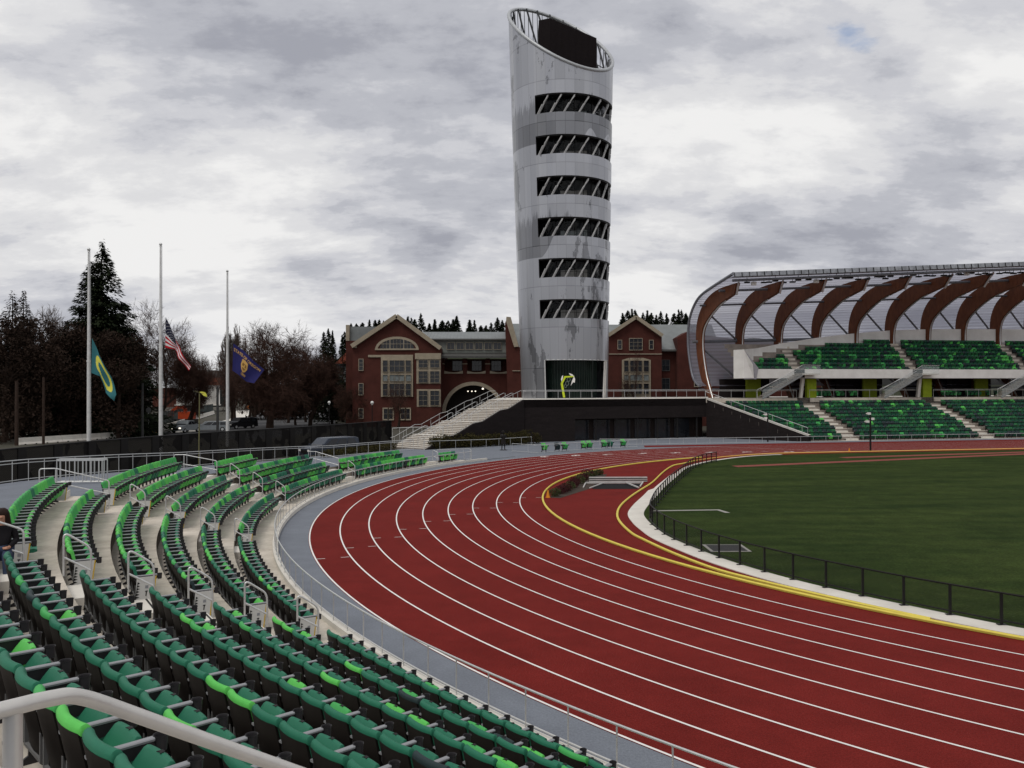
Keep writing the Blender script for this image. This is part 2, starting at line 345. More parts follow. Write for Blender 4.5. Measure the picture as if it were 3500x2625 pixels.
# ================================================================== BOWL
AK = [147, 155.2, 167.6, 174.6, 183.0, 196.8, 205.0, 214.0]
def zr(k): return 0.04+0.45*(k-1)                 # floor level of row k
PZ = [(140, 0.0), (146.5, .04), (155, .42), (168, .90), (175, 1.30), (183, 1.72), (197, 2.26), (205, 2.74), (214, 3.19), (224, 3.65), (250, 4.8)]
def lin(T, x):
    if x <= T[0][0]: return T[0][1]
    for (a, b), (c, d) in zip(T, T[1:]):
        if x <= c: return b+(d-b)*(x-a)/(c-a)
    return T[-1][1]
AEND = 244
terr = thing('seating_terrace', 'curved beige concrete seating terrace stepping up around the bend of the track', 'terrace', (CX, CY, 0))
def PL(r, a, z): return Vector((r*cos(R(a)), r*sin(R(a)), z))     # local to the terrace root
for k in range(1, 10):
    z = zr(k); ri = 47.0 if k == 1 else 48.35+1.15*(k-2); ro = 48.35+1.15*(k-1); a0 = AK[k-1] if k <= 8 else 223
    ro2 = ro if k < 9 else 60
    ang = [a0+(AEND-a0)*i/90 for i in range(91)]
    m = MB(); A = [PL(ri, a, z) for a in ang]; B = [PL(ro2, a, z) for a in ang]
    m.strip(A, B)
    m.strip([PL(ri, a, z-0.46 if k > 1 else -.02) for a in ang], A)      # riser
    m.strip([PL(ro2, a, -.02) for a in ang], B)
    m.add([PL(ri, a0, -.02), PL(ro2, a0, -.02), B[0], A[0]], [(0,1,2,3)])
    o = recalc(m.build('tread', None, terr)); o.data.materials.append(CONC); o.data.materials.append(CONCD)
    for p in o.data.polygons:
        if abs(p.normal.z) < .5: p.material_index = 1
m = MB()                                           # front kerb
ang = [a for a in range(145, AEND, 1)]
for (r1, z1), (r2, z2) in (((46.84, 0), (46.84, .17)), ((46.84, .17), (47.02, .17)), ((47.02, .17), (47.02, .03))):
    m.strip([PL(r1, a, z1) for a in ang], [PL(r2, a, z2) for a in ang])
recalc(m.build('front_kerb', CONCL, terr))
AISLE = [227.6, 212.35, 197.4, 182.3, 167.4, 152.4]
def nrow(a): return sum(1 for x in AK if x < a)
for a in AISLE:                                    # half steps in the aisles
    for k in range(1, 9):
        if AK[k-1]+.5 > a: continue
        if k < 8 and AK[k] > a: top = None
        ro = 48.35+1.15*(k-1); hw = 0.62/ro*57.3
        m = MB(); rr = (ro-.42, ro)
        vs = [PL(r_, a+s_*hw, z_) for z_ in (zr(k)-.01, zr(k)+.225) for r_, s_ in ((rr[0], -1), (rr[1], -1), (rr[1], 1), (rr[0], 1))]
        m.add(vs, [(0,3,2,1),(4,5,6,7),(0,1,5,4),(1,2,6,5),(2,3,7,6),(3,0,4,7)], CONCL)
        vs = [PL(r_, a+s_*hw, zr(k)+.228) for r_, s_ in ((rr[0]+.03, -1), (rr[0]+.07, -1), (rr[0]+.07, 1), (rr[0]+.03, 1))]
        m.add(vs, [(0,3,2,1)], BLK)
        recalc(m.build('aisle_step', None, terr))
# sloping walkway behind the rows
ang = [140+i*.5 for i in range(0, int((AEND-140)/.5)+1)]
def pin(a): return 48.35+1.15*(nrow(a)-1) if nrow(a) else 47.0
walk = thing('raised_walkway', 'grey sloping walkway running behind the top row of the seating terrace', 'walkway', (CX, CY, 0))
m = MB()
for a, b in zip(ang, ang[1:]):
    i = pin((a+b)/2)
    pa = [PL(i, a, lin(PZ, a)+.004), PL(i, b, lin(PZ, b)+.004), PL(60.4, b, max(.004, lin(PZ, b)-.22)), PL(60.4, a, max(.004, lin(PZ, a)-.22))]
    m.add(pa, [(0,1,2,3)])
o = m.build('walkway_surface', GREY, walk); recalc(o)
m = MB(); m.strip([PL(60.4, a, max(.004, lin(PZ, a)-.22)) for a in ang], [PL(60.4, a, -.4) for a in ang])
prev = None
for a, b in zip(ang, ang[1:]):
    i = pin((a+b)/2); n_ = nrow((a+b)/2)
    m.add([PL(i, a, zr(max(1, n_))-.01), PL(i, b, zr(max(1, n_))-.01), PL(i, b, lin(PZ, b)+.004), PL(i, a, lin(PZ, a)+.004)], [(0,1,2,3)])
recalc(m.build('retaining_wall', CONCD, walk))
# ------------------------------------------------------------------ seats
def prof_loop(P, ylist, xo, wscale=None):
    rings = []
    for y in ylist: rings.append([Vector((p[0]+xo(y), y, p[1])) for p in P])
    return rings
YS = [-.262, -.252, -.17, -.085, 0, .085, .17, .252, .262]
curve = lambda y: .55*y*y
def back_mesh(ys=YS, detail=True):
    P = [(.140,.40),(.100,.52),(.062,.66),(.040,.77),(.028,.815),(.010,.838),(-.014,.843),(-.036,.832),(-.050,.808),(-.051,.780),(-.030,.768),(.0,.66),(.045,.50),(.085,.385)]
    if not detail: P = [(.155,.40),(.06,.77),(.03,.84),(-.04,.84),(-.05,.77),(.085,.385)]
    m = MB(); rg = prof_loop(P, ys, curve)
    if detail:
        for e, sgn in ((0, 1), (-1, -1)):
            c = sum(rg[e], Vector())/len(P); rg[e] = [c+(p-c)*.86 for p in rg[e]]; 
            for p in rg[e]: pass
    m.loft(rg); return m
def shell_mesh(ys=None, detail=True):
    ys = ys or [-.25, -.13, 0, .13, .25]
    P = [(-.056,.785),(-.028,.772),(.080,.39),(.13,.25),(.11,.14),(.075,.14),(.05,.30)]
    return MB().loft(prof_loop(P, ys, curve))
def pan_mesh(ys=YS, detail=True):
    P = [(.19,.33),(.24,.255),(.315,.235),(.345,.28),(.405,.44),(.445,.565),(.450,.600),(.438,.625),(.412,.634),(.385,.622),(.33,.555),(.25,.44)]
    if not detail: P = [(.19,.33),(.31,.235),(.45,.60),(.40,.634)]
    m = MB(); rg = prof_loop(P, [y*.93 for y in ys], lambda y: -.3*y*y)
    for g in rg:
        for p in g: p.y *= .96-.14*max(0, (p.z-.3)/.33)
    if detail:
        for e in (0, -1):
            c = sum(rg[e], Vector())/len(P); rg[e] = [c+(p-c)*.88 for p in rg[e]]
    m.loft(rg); return m
def pan_down_mesh():
    P = [(.14,.40),(.14,.45),(.30,.46),(.52,.475),(.58,.455),(.58,.42),(.52,.40),(.30,.39)]
    return MB().loft(prof_loop(P, [y*.93 for y in YS], lambda y: 0))
def arm_mesh():
    m = MB(); m.loft([[Vector((x, y, z)) for y, z in ((-.026,.612),(.026,.612),(.030,.628),(.022,.636),(-.022,.636),(-.030,.628))] for x in (.02,.10,.30,.475)]); return m
def armside_mesh():
    m = MB(); m.prism([(.04,-.013,.612),(.46,-.013,.612),(.49,-.013,.575),(.46,-.013,.53),(.24,-.013,.50),(.20,-.013,.28),(.13,-.013,.06),(.20,-.013,.03),(.20,-.013,.0),(.02,-.013,.0),(.02,-.013,.03),(.09,-.013,.07),(.11,-.013,.40),(.04,-.013,.54)], (0,.026,0)); return m
def cup_mesh():
    m = MB(); n = 14
    m.lathe([(.0,.53),(.044,.53),(.050,.640),(.054,.642),(.054,.635),(.046,.633),(.040,.545),(.0,.542)], n, (.525, 0, 0)); return m
def plug_mesh():
    m = MB(); m.prism([(.39,-.030,.632),(.43,-.022,.636),(.43,.022,.636),(.39,.030,.632),(.40,.012,.632),(.40,-.012,.632)], (.001,0,.004)); return m
def hinge_mesh():
    m = MB()
    m.prism([(.05,-.25,.19),(.05,.25,.19),(.05,.25,.43),(.05,.222,.43),(.05,.222,.215),(.05,-.222,.215),(.05,-.222,.43),(.05,-.25,.43)], (.03,0,0))
    return m
GRN = {'bright green': G_BR, 'dark green': G_MD, 'charcoal': G_DK, 'light green': G_LT}
def mesh_of(mb, name, mt, ang=40):
    o = mb.build(name, mt); recalc(o); smooth_angle(o, ang); me = o.data; bpy.data.objects.remove(o); return me
SM = {}
for nm, mt in GRN.items():
    SM['back', nm] = mesh_of(back_mesh(), 'back_cushion', mt, 50); SM['pan', nm] = mesh_of(pan_mesh(), 'seat_pan', mt, 50)
SM['down'] = mesh_of(pan_down_mesh(), 'seat_pan', G_MD)
SM['shell'] = mesh_of(shell_mesh(), 'back_shell', SHELL); SM['arm'] = mesh_of(arm_mesh(), 'armrest', ARM)
SM['side'] = mesh_of(armside_mesh(), 'armrest_support', CUP); SM['hinge'] = mesh_of(hinge_mesh(), 'hinge_bracket', mat('bracket_grey', (.16, .16, .16), .5)); SM['cup'] = mesh_of(cup_mesh(), 'cup_holder', CUP); SM['plug'] = mesh_of(plug_mesh(), 'number_plate', BLK)
PANELM = mat('end_panel_white', (0.55, 0.55, 0.53), 0.6, var=0.06)
def panel_meshes():
    m = MB(); m.prism([(.05,0,.04),(.37,0,.04),(.44,0,.60),(.08,0,.60)], (0, .012, 0), PANELM)
    m.prism([(.37,-.002,.04),(.395,-.002,.04),(.465,-.002,.60),(.44,-.002,.60)], (0, .016, 0), mat('end_panel_gold', (0.55, 0.36, 0.04), .5))
    for yy in (-.004, .0125):
        for i in range(7):                          # feather shapes
            z0 = .10+i*.058; x0 = .06+i*.008
            m.prism([(x0-.02, yy, z0), (x0+.07-.006*i, yy, z0+.025), (x0-.01, yy, z0+.055)], (0, .003, 0), BLK)
        m.prism([(.245,yy,.20),(.265,yy,.20),(.275,yy,.29),(.255,yy,.29)], (0, .003, 0), BLK)
        m.prism([(.24,yy,.29),(.29,yy,.29),(.293,yy,.31),(.243,yy,.31)], (0, .003, 0), BLK)
        m.prism([(.24,yy,.36),(.30,yy,.36),(.305,yy,.42),(.245,yy,.42)], (0, .003, 0), ARM)
    o = recalc(m.build('end_panel')); me = o.data; bpy.data.objects.remove(o); return me
SM['panel'] = panel_meshes()
def child(name, me, parent, loc=(0, 0, 0)):
    o = bpy.data.objects.new(name, me); col.objects.link(o); o.parent = parent; o.location = loc; return o
def proj(p):
    q = Vector(p)-Vector((0, 0, EYE)); f = q.dot(_fw)
    if f <= .2: return None
    return 1750+FPX*q.dot(crt)/f, 1312.5-FPX*q.dot(cup)/f
BLOCKS = [('nearest block', 213.55, 226.3, 8, 0), ('second block', 198.45, 211.2, 7, 1), ('third block', 183.5, 196.3, 5, 2), ('fourth block', 168.6, 181.1, 4, 3), ('fifth block', 153.7, 166.2, 2, 4), ('sixth block', 148.4, 151.2, 1, 5)]
MIXC = {0: {1: .05, 2: .07, 3: .08, 4: .09, 5: .10, 6: .15, 7: .24, 8: .3}, 1: {1: .22, 2: .3, 3: .42, 4: .66, 5: .85, 6: .92, 7: .9}, 2: {1: .30, 2: .40, 3: .5, 4: .78, 5: .88}, 3: {1: .33, 2: .45, 3: .72, 4: .9}, 4: {1: .45, 2: .72}, 5: {1: .6}}
def pick(p):
    x = random.random()
    if x < p: return 'bright green' if random.random() < .6 else 'light green'
    return 'charcoal' if random.random() < .06 else 'dark green'
def ordn(n): return '%d%s' % (n, 'th' if 10 <= n % 100 <= 20 else {1: 'st', 2: 'nd', 3: 'rd'}.get(n % 10, 'th'))
allseats = []
for bn, a0, a1, rows, bi in BLOCKS:
    for k in range(1, rows+1):
        s0 = max(a0, AK[k-1]+(.8 if k > 1 else 0)); r = 48.18+1.15*(k-1)-(.16 if k >= 7 else 0)
        if bi == 3 and k == 4: s0 = 175.0
        if bi == 4 and k == 2: s0 = 155.8
        if s0 >= a1-2: continue
        n = int(round((a1-s0)/57.2958*r/.575)); pa = (a1-s0)/n
        for i in range(n):
            a = s0+pa*(i+.5); rb = random.Random(bi*10000+k*100+i)
            random.seed(bi*10000+k*100+i); cb = pick(MIXC[bi][k]); cp = pick(MIXC[bi][k]); jit = random.uniform(-.6, .6)
            p = pol(r, a, zr(k)); q = proj(p+Vector((0, 0, .8)))
            if q is None or not (-230 < q[0] < 3560 and q[1] < 2760): continue
            allseats.append(dict(p=p, a=a, k=k, bi=bi, bn=bn, i=i, n=n, cb=cb, cp=cp, j=jit, d=(p-Vector((0, 0, EYE))).length))
random.seed(11)
allseats.sort(key=lambda s_: s_['d'])
NIND = 300
PERSON_SEAT = None
def place_seat(s_):
    rz = R(s_['a']+180+s_['j']); first = s_['i'] == 0; last = s_['i'] == s_['n']-1
    if s_['bi'] == 0: pos = '%s from the aisle' % ordn(s_['i']+1)
    else: pos = '%s from the near aisle' % ordn(s_['n']-s_['i'])
    rowt = 'front row' if s_['k'] == 1 else 'row %d up' % s_['k']
    t = thing('folding_seat', '%s folding seat, %s, %s, %s' % (s_['cb'], pos, rowt, s_['bn']), 'stadium seat', s_['p'], rz, 'folding seats of the curved terrace')
    child('back_cushion', SM['back', s_['cb']], t); sh_ = child('back_shell', SM['shell'], t); child('hinge_bracket', SM['hinge'], sh_)
    if s_.get('down'): child('seat_pan', SM['down'], t)
    else:
        pn = child('seat_pan', SM['pan', s_['cp']], t); child('number_plate', SM['plug'], pn)
    # local +y is towards falling angle; the arm nearest the camera side belongs to the seat
    ys = [-.285]
    if first: ys.append(.285)
    for y in ys:
        a_ = child('armrest', SM['arm'], t, (0, y, 0)); child('cup_holder', SM['cup'], a_); child('armrest_support', SM['side'], t, (0, y, 0))
    if first: child('end_panel', SM['panel'], t, (0, .302, 0))
    if last: child('end_panel', SM['panel'], t, (0, -.314, 0))
    return t
PS = [s_ for s_ in allseats if s_['bi'] == 1 and s_['k'] == 6]
PS.sort(key=lambda s_: abs((proj(s_['p']+Vector((0, 0, .9))) or (9e9, 0))[0]+105))
if PS: PERSON_SEAT = PS[0]; PERSON_SEAT['down'] = True
for s_ in allseats[:NIND]: place_seat(s_)
# the rest of the bowl, smaller in the picture, as one object
def simple_seat(m, p, rz, cb, cp, lo=True):
    c, s__ = cos(rz), sin(rz)
    def tr(mb):
        return [(p[0]+v[0]*c-v[1]*s__, p[1]+v[0]*s__+v[1]*c, p[2]+v[2]) for v in mb.v]
    for mb, mt in ((B_, cb), (S_, SHELL), (P_, cp), (A_, CUP), (A2_, ARM)):
        if mb is None: continue
        m.add(tr(mb), mb.f, mt)
B_ = back_mesh([-.245, 0, .245], False); S_ = shell_mesh([-.225, .225]); P_ = pan_mesh([-.245, 0, .245], False)
A_ = MB().box((.03, -.298, .53), (.48, -.272, .612)).box((.10, -.30, .0), (.17, -.27, .53)).box((.48, -.335, .53), (.57, -.235, .64)); A2_ = MB().box((.03, -.315, .613), (.48, -.255, .634))
m = MB()
for s_ in allseats[NIND:]: simple_seat(m, s_['p'], R(s_['a']+180+s_['j']), GRN[s_['cb']], GRN[s_['cp']])
if m.v: tag(recalc(m.build('folding_seats')), 'mixed green folding seats of the farther blocks around the bend of the terrace', 'stadium seats', kind='stuff')
# single places for wheelchair companions
for (x, y, rz, c1, c2) in ((2.95,80.15,0,'bright green','bright green'),(4.25,80.95,0,'charcoal','charcoal'),(5.0,81.5,0,'bright green','light green'),(7.0,83.3,0,'bright green','bright green'),(7.6,83.75,0,'bright green','light green'),(9.2,84.85,0,'bright green','light green'),(9.85,85.35,0,'dark green','dark green'),(11.3,86.2,0,'bright green','light green')):
    a = math.degrees(atan2(y-CY, x-CX)); companion = (x, y, a, c1, c2)
    t = thing('folding_seat', {2.95: 'bright green seat standing alone, first left behind the white trackside rail', 4.25: 'charcoal seat of the second group behind the white trackside rail', 5.0: 'bright green seat beside the charcoal one behind the trackside rail', 7.0: 'left bright green seat of the green pair behind the trackside rail', 7.6: 'right bright green seat of the green pair behind the trackside rail', 9.2: 'bright green seat beside the dark green one behind the trackside rail', 9.85: 'dark green seat on the grey apron behind the trackside rail', 11.3: 'bright green seat standing alone at the right end of the trackside rail'}[x], 'stadium seat', (x, y, 0.008), R(a+180), 'single seats on the grey apron')
    child('back_cushion', SM['back', c1], t); child('back_shell', SM['shell'], t); child('seat_pan', SM['pan', c2], t)
    for yy in (-.285, .285):
        child('armrest', SM['arm'], t, (0, yy, 0)); child('armrest_support', SM['side'], t, (0, yy, 0))
# ------------------------------------------------------------------ railings
def railing(name, label, path, h, posts, r=.022, mid=None, bottom=None, mt=STEEL, base=True, close=None, pr=.018):
    """path: list of base points; posts: indices or a spacing"""
    t = thing(name, label, 'railing', path[0]); o0 = Vector(path[0])
    up = Vector((0, 0, 1)); P = [Vector(p)-o0 for p in path]
    m = MB(); m.tube([p+up*h for p in P], r, 8); smooth_angle(m.build('top_rail', mt, t), 50)
    if mid:
        for k in mid: m = MB(); m.tube([p+up*k for p in P], r*.8, 6); smooth_angle(m.build('mid_rail', mt, t), 50)
    if bottom: m = MB(); m.tube([p+up*bottom for p in P], r*.8, 6); smooth_angle(m.build('bottom_rail', mt, t), 50)
    # posts by spacing
    acc = 0; pts = [P[0]]
    for a, b in zip(P, P[1:]):
        L_ = (b-a).length; d = posts-acc
        while d <= L_: pts.append(a+(b-a)*d/L_); d += posts
        acc = (acc+L_) % posts
    if (pts[-1]-P[-1]).length > .25: pts.append(P[-1])
    for q in pts[:99]:
        m = MB(); m.tube([q, q+up*(h-r*.5)], pr, 6); smooth_angle(m.build('post', mt, t), 50)
    return t
railing('railing', 'long curved silver railing between the front seat row and the grey apron', [pol(46.94, a, .17) for a in [147.6+i*.5 for i in range(186)]], .68, 1.02, .021, bottom=.10, pr=.014)
railing('railing', 'silver two-bar railing along the outer edge of the raised walkway', [Vector((CX, CY, 0))+PL(60.1, a, max(0, lin(PZ, a)-.22)) for a in range(140, 206, 1)], 1.07, 1.5, .024, mid=(.92,), bottom=.12)
def hoop(name, label, pts, r, parent_cat='handrail', posts=(), group=None, mt=STEEL, n=8, mids=()):
    o0 = Vector(posts[0][0]) if posts else Vector(pts[0])
    t = thing(name, label, parent_cat, o0, 0, group)
    m = MB(); m.tube([Vector(p)-o0 for p in pts], r, n); smooth_angle(m.build('rail', mt, t), 50)
    for mm in mids: m = MB(); m.tube([Vector(p)-o0 for p in mm], r, n); smooth_angle(m.build('mid_rail', mt, t), 50)
    for a, b in posts: m = MB(); m.tube([Vector(a)-o0, Vector(b)-o0], r, n); smooth_angle(m.build('post', mt, t), 50)
    return t
def rounded(P, rad=.09, k=4):
    P = [Vector(p) for p in P]; Q = [P[0]]
    for a, b, c in zip(P, P[1:], P[2:]):
        u = (a-b); v = (c-b); d = min(rad, u.length*.45, v.length*.45); s0 = b+u.normalized()*d; s1 = b+v.normalized()*d
        for j in range(k+1):
            t = j/k; Q.append(s0*(1-t)**2+b*2*t*(1-t)+s1*t*t)
    return Q+[P[-1]]
BN = ['nearest', 'second', 'third', 'fourth', 'fifth', 'sixth']
for ai, a in enumerate(AISLE):
    rows = {0: 0, 1: 6, 2: 5}.get(ai, nrow(a)); a_ = a-.55*48/50
    for k in range(1, rows+1):
        if ai == 0 and k >= 7: continue
        ro = 48.35+1.15*(k-1)
        if ai == 0: continue
        q = proj(pol(ro, a_, zr(k)+.9))
        if q is None or q[0] < -80: continue
        rt = 'front' if k == 1 else ordn(k)
        ex = 'beside the %s row in the %s aisle' % (rt, ('nearest', 'nearest', 'second', 'third', 'fourth', 'fifth')[ai])
        ri_, ro_ = ro-.50, ro-.02
        top = k == rows
        if top and ai >= 1 and ai != 5:             # long rail up to the walkway
            zt = zr(k+2) if ai == 1 else lin(PZ, a); A = pol(ri_, a_, zr(k)); B = pol(ro+(1.5 if ai == 1 else 1.15), a_, zt+.0)
            h = Vector((0, 0, .95)); C2 = pol(ro+(2.1 if ai == 1 else 1.65), a_, zt)
            P = rounded([A, A+h, B+h+Vector((0, 0, .03)), C2+h+Vector((0, 0, .03)), C2+Vector((0, 0, .5)), B+Vector((0, 0, .5)), A+Vector((0, 0, .5))])
            hoop('handrail', 'long silver handrail climbing to the walkway at the top of the %s aisle' % ('nearest', 'nearest', 'second', 'third', 'fourth', 'fifth')[ai], P, .021, posts=[(B, B+Vector((0, 0, .95)))], group='aisle handrails')
            continue
        A = pol(ri_, a_, zr(k)); B = pol(ro_, a_, zr(k+1) if k < rows else lin(PZ, a)); hB = Vector((0, 0, .80)); hA = Vector((0, 0, .95))
        P = rounded([A, A+hA, B+hB+Vector((0, 0, .05)), B], .14, 5)
        hoop('handrail', 'silver arched handrail %s' % ex, P, .022, posts=(), group='aisle handrails', mids=[[A+Vector((0, 0, .50)), B+Vector((0, 0, .36))]])
# the close handrail at the lower left
post_top = at(41, 2425, 2.42); bend = at(236, 2385, 2.62)
P = [at(-700, 2560, 2.15), at(-120, 2455, 2.36), at(120, 2398, 2.52), at(180, 2386, 2.57), at(236, 2378, 2.62), at(300, 2388, 2.68), at(370, 2410, 2.74), at(700, 2528, 2.98), at(1160, 2690, 3.4), at(1500, 2805, 3.75)]
pt_ = at(44, 2420, 2.47)
t = thing('handrail', 'thick satin grey handrail crossing the lower left corner close to the viewer', 'handrail', (pt_.x, pt_.y, 4.1))
m = MB(); m.tube([p-Vector((pt_.x, pt_.y, 4.1)) for p in catmull(P[:3], 3)[:-1]+catmull(P[2:7], 5)[:-1]+P[6:]], .0245, 20); smooth_angle(m.build('rail', STEELN, t), 60)
m = MB(); m.tube([(0, 0, 0), (0, 0, pt_.z-4.1)], .0265, 20); smooth_angle(m.build('post', STEELN, t), 60)
# white rail in front of the single seats, rail by the bushes, far rails
z0 = .008
railing('railing', 'white low railing before the single green seats by the track', [(-.01,80.23,z0),(2.26,77.78,z0)]+[tuple(pol(47.85, a, z0)) for a in (133,130,127,124,121,119.4)], .80, 2.2, .022, bottom=.10, pr=.016)
railing('railing', 'white railing with slim posts in front of the olive bushes and statue', [(-8.8,83.4,z0),(-5.0,85.2,z0),(-2.2,86.6,z0),(2.1,91.0,z0)], .85, 1.7, .022, pr=.016)
railing('railing', 'square corner railing closing off the right end of the front seat row', [tuple(pol(46.94,147.6,.1)),tuple(pol(48.9,144.8,.02)),tuple(pol(50.6,147.5,.02))], .85, 1.2, .021, pr=.016)
railing('railing', 'long low silver railing below the far stand and dark wall', [sbz(-17.5, 50.6, 0)]+[sbz(s, 49.55, 0) for s in range(-14, 96, 5)], .62, 1.55, .022, bottom=.06, pr=.016)
# ================================================================== BLACK INFIELD FENCE
FP = [Vector((x, y, .035)) for x, y in ((16.4,68.6),(14.6,65.6),(13.0,61.9),(11.6,57.6),(10.3,53.6),(9.1,49.8),(8.0,46.0),(7.0,42.5),(6.3,39.6),(6.0,37.3),(5.93,35.7),(5.96,34.53),(6.08,33.31),(6.27,32.11),(6.53,30.99),(6.83,29.76),(7.21,28.67),(7.62,27.56),(8.13,26.47),(8.68,25.41),(9.29,24.42),(9.94,23.4),(10.65,22.38),(11.4,21.45),(12.19,20.51),(13.0,19.6))]
FP = [p+Vector((.30 if p.y > 38 else .12, 0, 0)) for p in FP]
fence = thing('infield_fence', 'low black fence curving round the corner of the grass infield on pale concrete', 'fence', FP[12]); o0 = FP[12]
cv = catmull(FP, 5)
BMESH = mat('black_mesh', (0.010, 0.010, 0.010), .7, alpha=.22)
for zz_, rr_, nm in ((.78, .026, 'top_rail'), (.10, .022, 'bottom_rail')):
    m = MB(); m.tube([p-o0+Vector((0, 0, zz_)) for p in cv], rr_, 6); smooth_angle(m.build(nm, BLK, fence), 50)
m = MB(); m.strip([p-o0+Vector((0, 0, .10)) for p in cv], [p-o0+Vector((0, 0, .77)) for p in cv]); m.build('mesh_panel', BMESH, fence)
seg = [0]
for a, b in zip(cv, cv[1:]): seg.append(seg[-1]+(b-a).length)
def on(cv, seg, d):
    for i in range(len(cv)-1):
        if d <= seg[i+1]: return cv[i]+(cv[i+1]-cv[i])*((d-seg[i])/max(1e-6, seg[i+1]-seg[i]))
    return cv[-1]
d = 0.0
while d < seg[-1]:
    p = on(cv, seg, d)-o0; m = MB(); m.box((p.x-.028, p.y-.028, p.z), (p.x+.028, p.y+.028, p.z+.80)); m.box((p.x-.11, p.y-.06, p.z), (p.x+.11, p.y+.06, p.z+.012)); m.build('post', BLK, fence); d += 1.22
# water jump with its barrier, planks and planting
GRYL = mat('board_white', (.50, .48, .47), .7)
wj = thing('water_jump_barrier', 'white and black striped steeplechase barrier boards stacked beyond the water pit', 'barrier', (6.35, 53.5, 0)); 
m = MB()
for i in range(3): m.box((-1.45, -.10, .05+i*.115), (2.25, .10, .105+i*.115), GRYL)
for i in range(2): m.box((-1.43, -.08, .105+i*.115), (2.23, .08, .165+i*.115), BLK)
m.box((-1.43, -.08, .0), (2.23, .08, .05), BLK); m.build('board_stack', None, wj)
pit = thing('water_pit', 'open dark water jump pit with white frame bars and a blue end', 'pit', (6.35, 51.1, 0.006))
m = MB(); m.add([(-1.55, -1.35, .004), (1.05, -1.35, .004), (1.75, 1.45, .004), (-1.75, 1.45, .004)], [(0,1,2,3)]); m.build('pit_opening', DARK, pit)
m = MB(); m.beam((-1.75, 1.5, .07), (1.85, 1.5, .07), .09, .10); m.beam((-1.75, 1.5, .06), (-2.1, -.9, .06), .06, .06); m.beam((-1.75, -1.25, .06), (-.65, 1.4, .07), .06, .06); m.beam((.75, 1.4, .1), (1.15, -1.35, .08), .07, .07)
m.beam((1.85, 1.5, .1), (1.35, -.6, .08), .07, .07); m.build('pit_frame', GRYL, pit)
MB().add([(-2.05, 1.42, .006), (-2.6, -.85, .006), (-2.3, -1.0, .006), (-1.72, 1.4, .006)], [(0,1,2,3)]).build('blue_mat', mat('blue_mat', (0.01, 0.05, 0.16), .6), pit)
def leaf_cloud(m, c, rad, n, size, flat=1.0, rnd=random, up=0.0, surf=.45):
    for _ in range(n):
        while True:
            x, y, z = (rnd.uniform(-1, 1) for _ in range(3)); q = x*x+y*y+z*z
            if q <= 1 and q > surf*rnd.random(): break
        p = Vector((c[0]+x*rad[0], c[1]+y*rad[1], c[2]+z*rad[2])); s_ = size*rnd.uniform(.6, 1.4)
        a = Vector((rnd.gauss(0, 1), rnd.gauss(0, 1), rnd.gauss(0, 1)*flat+up)).normalized(); b = a.orthogonal().normalized(); c_ = a.cross(b)
        ph = rnd.uniform(0, 6.28); b, c_ = b*cos(ph)+c_*sin(ph), c_*cos(ph)-b*sin(ph)
        m.add([p-b*s_, p+c_*s_*.45, p+b*s_, p-c_*s_*.45], [(0,1,2,3)])
BUSHG = mat('shrub_green', (0.045, 0.052, 0.018), .9, var=.3, scale=5); BUSHR = mat('shrub_red', (0.050, 0.012, 0.014), .9, var=.3, scale=5); BUSHO = mat('shrub_olive', (0.050, 0.042, 0.010), .9, c2=(0.02, 0.018, 0.006), scale=3)
rb = random.Random(5)
spots = [(2.35,46.4,.30,'g'),(2.75,47.6,.32,'r'),(3.05,48.3,.36,'r'),(3.35,49.3,.34,'g'),(3.65,50.4,.33,'r'),(3.8,51.6,.36,'r'),(4.2,52.6,.36,'g'),(4.5,53.8,.36,'r'),(4.9,55.0,.34,'g'),(5.0,56.2,.38,'r'),(5.5,57.2,.3,'g'),(6.0,58.0,.28,'g')]
for i, (x, y, r_, kd) in enumerate(spots):
    pos_ = ['nearest end', 'second from the near end', 'third from the near end', 'fourth from the near end', 'fifth from the near end', 'sixth from the near end', 'sixth from the far end', 'fifth from the far end', 'fourth from the far end', 'third from the far end', 'second from the far end', 'far end'][i]
    t = thing('shrub', '%s shrub in the planting strip by the water jump, %s' % ('green' if kd == 'g' else 'dark red', pos_), 'shrub', (x, y, 0), 0, 'shrubs beside the water jump')
    m = MB(); leaf_cloud(m, (0, 0, r_*.75), (r_*1.15, r_*1.35, r_*.8), 420, .05, rnd=rb); m.build('foliage', BUSHG if kd == 'g' else BUSHR, t)
    m = MB()
    for q in range(5): m.tube([(0, 0, 0), (rb.uniform(-.15, .15), rb.uniform(-.15, .15), r_*1.2)], .012, 4)
    m.build('stem', BARK, t)
structure(sheet('planting_bed', [(2.0,45.9),(2.6,45.6),(4.6,49.9),(6.6,58.3),(6.0,58.9),(4.0,54.5)], .013, SOIL))
def cone(name, label, p, h, mt):
    t = MB(); t.lathe([(h*.32,0),(h*.32,.03),(h*.24,.03),(h*.06,h),(0,h)], 14); o = t.build(name, mt, None, loc=p); smooth_angle(o, 40); tag(o, label, 'cone'); return o
OC = mat('cone_orange', (0.65, 0.25, 0.02), .5)
cone('marker_cone', 'small orange cone against the kerb near the planting strip', (1.95, 45.9, .005), .42, OC)
cone('marker_cone', 'tiny orange cone on the far straight beside the kerb', (31.6, 78.6, .005), .4, OC)
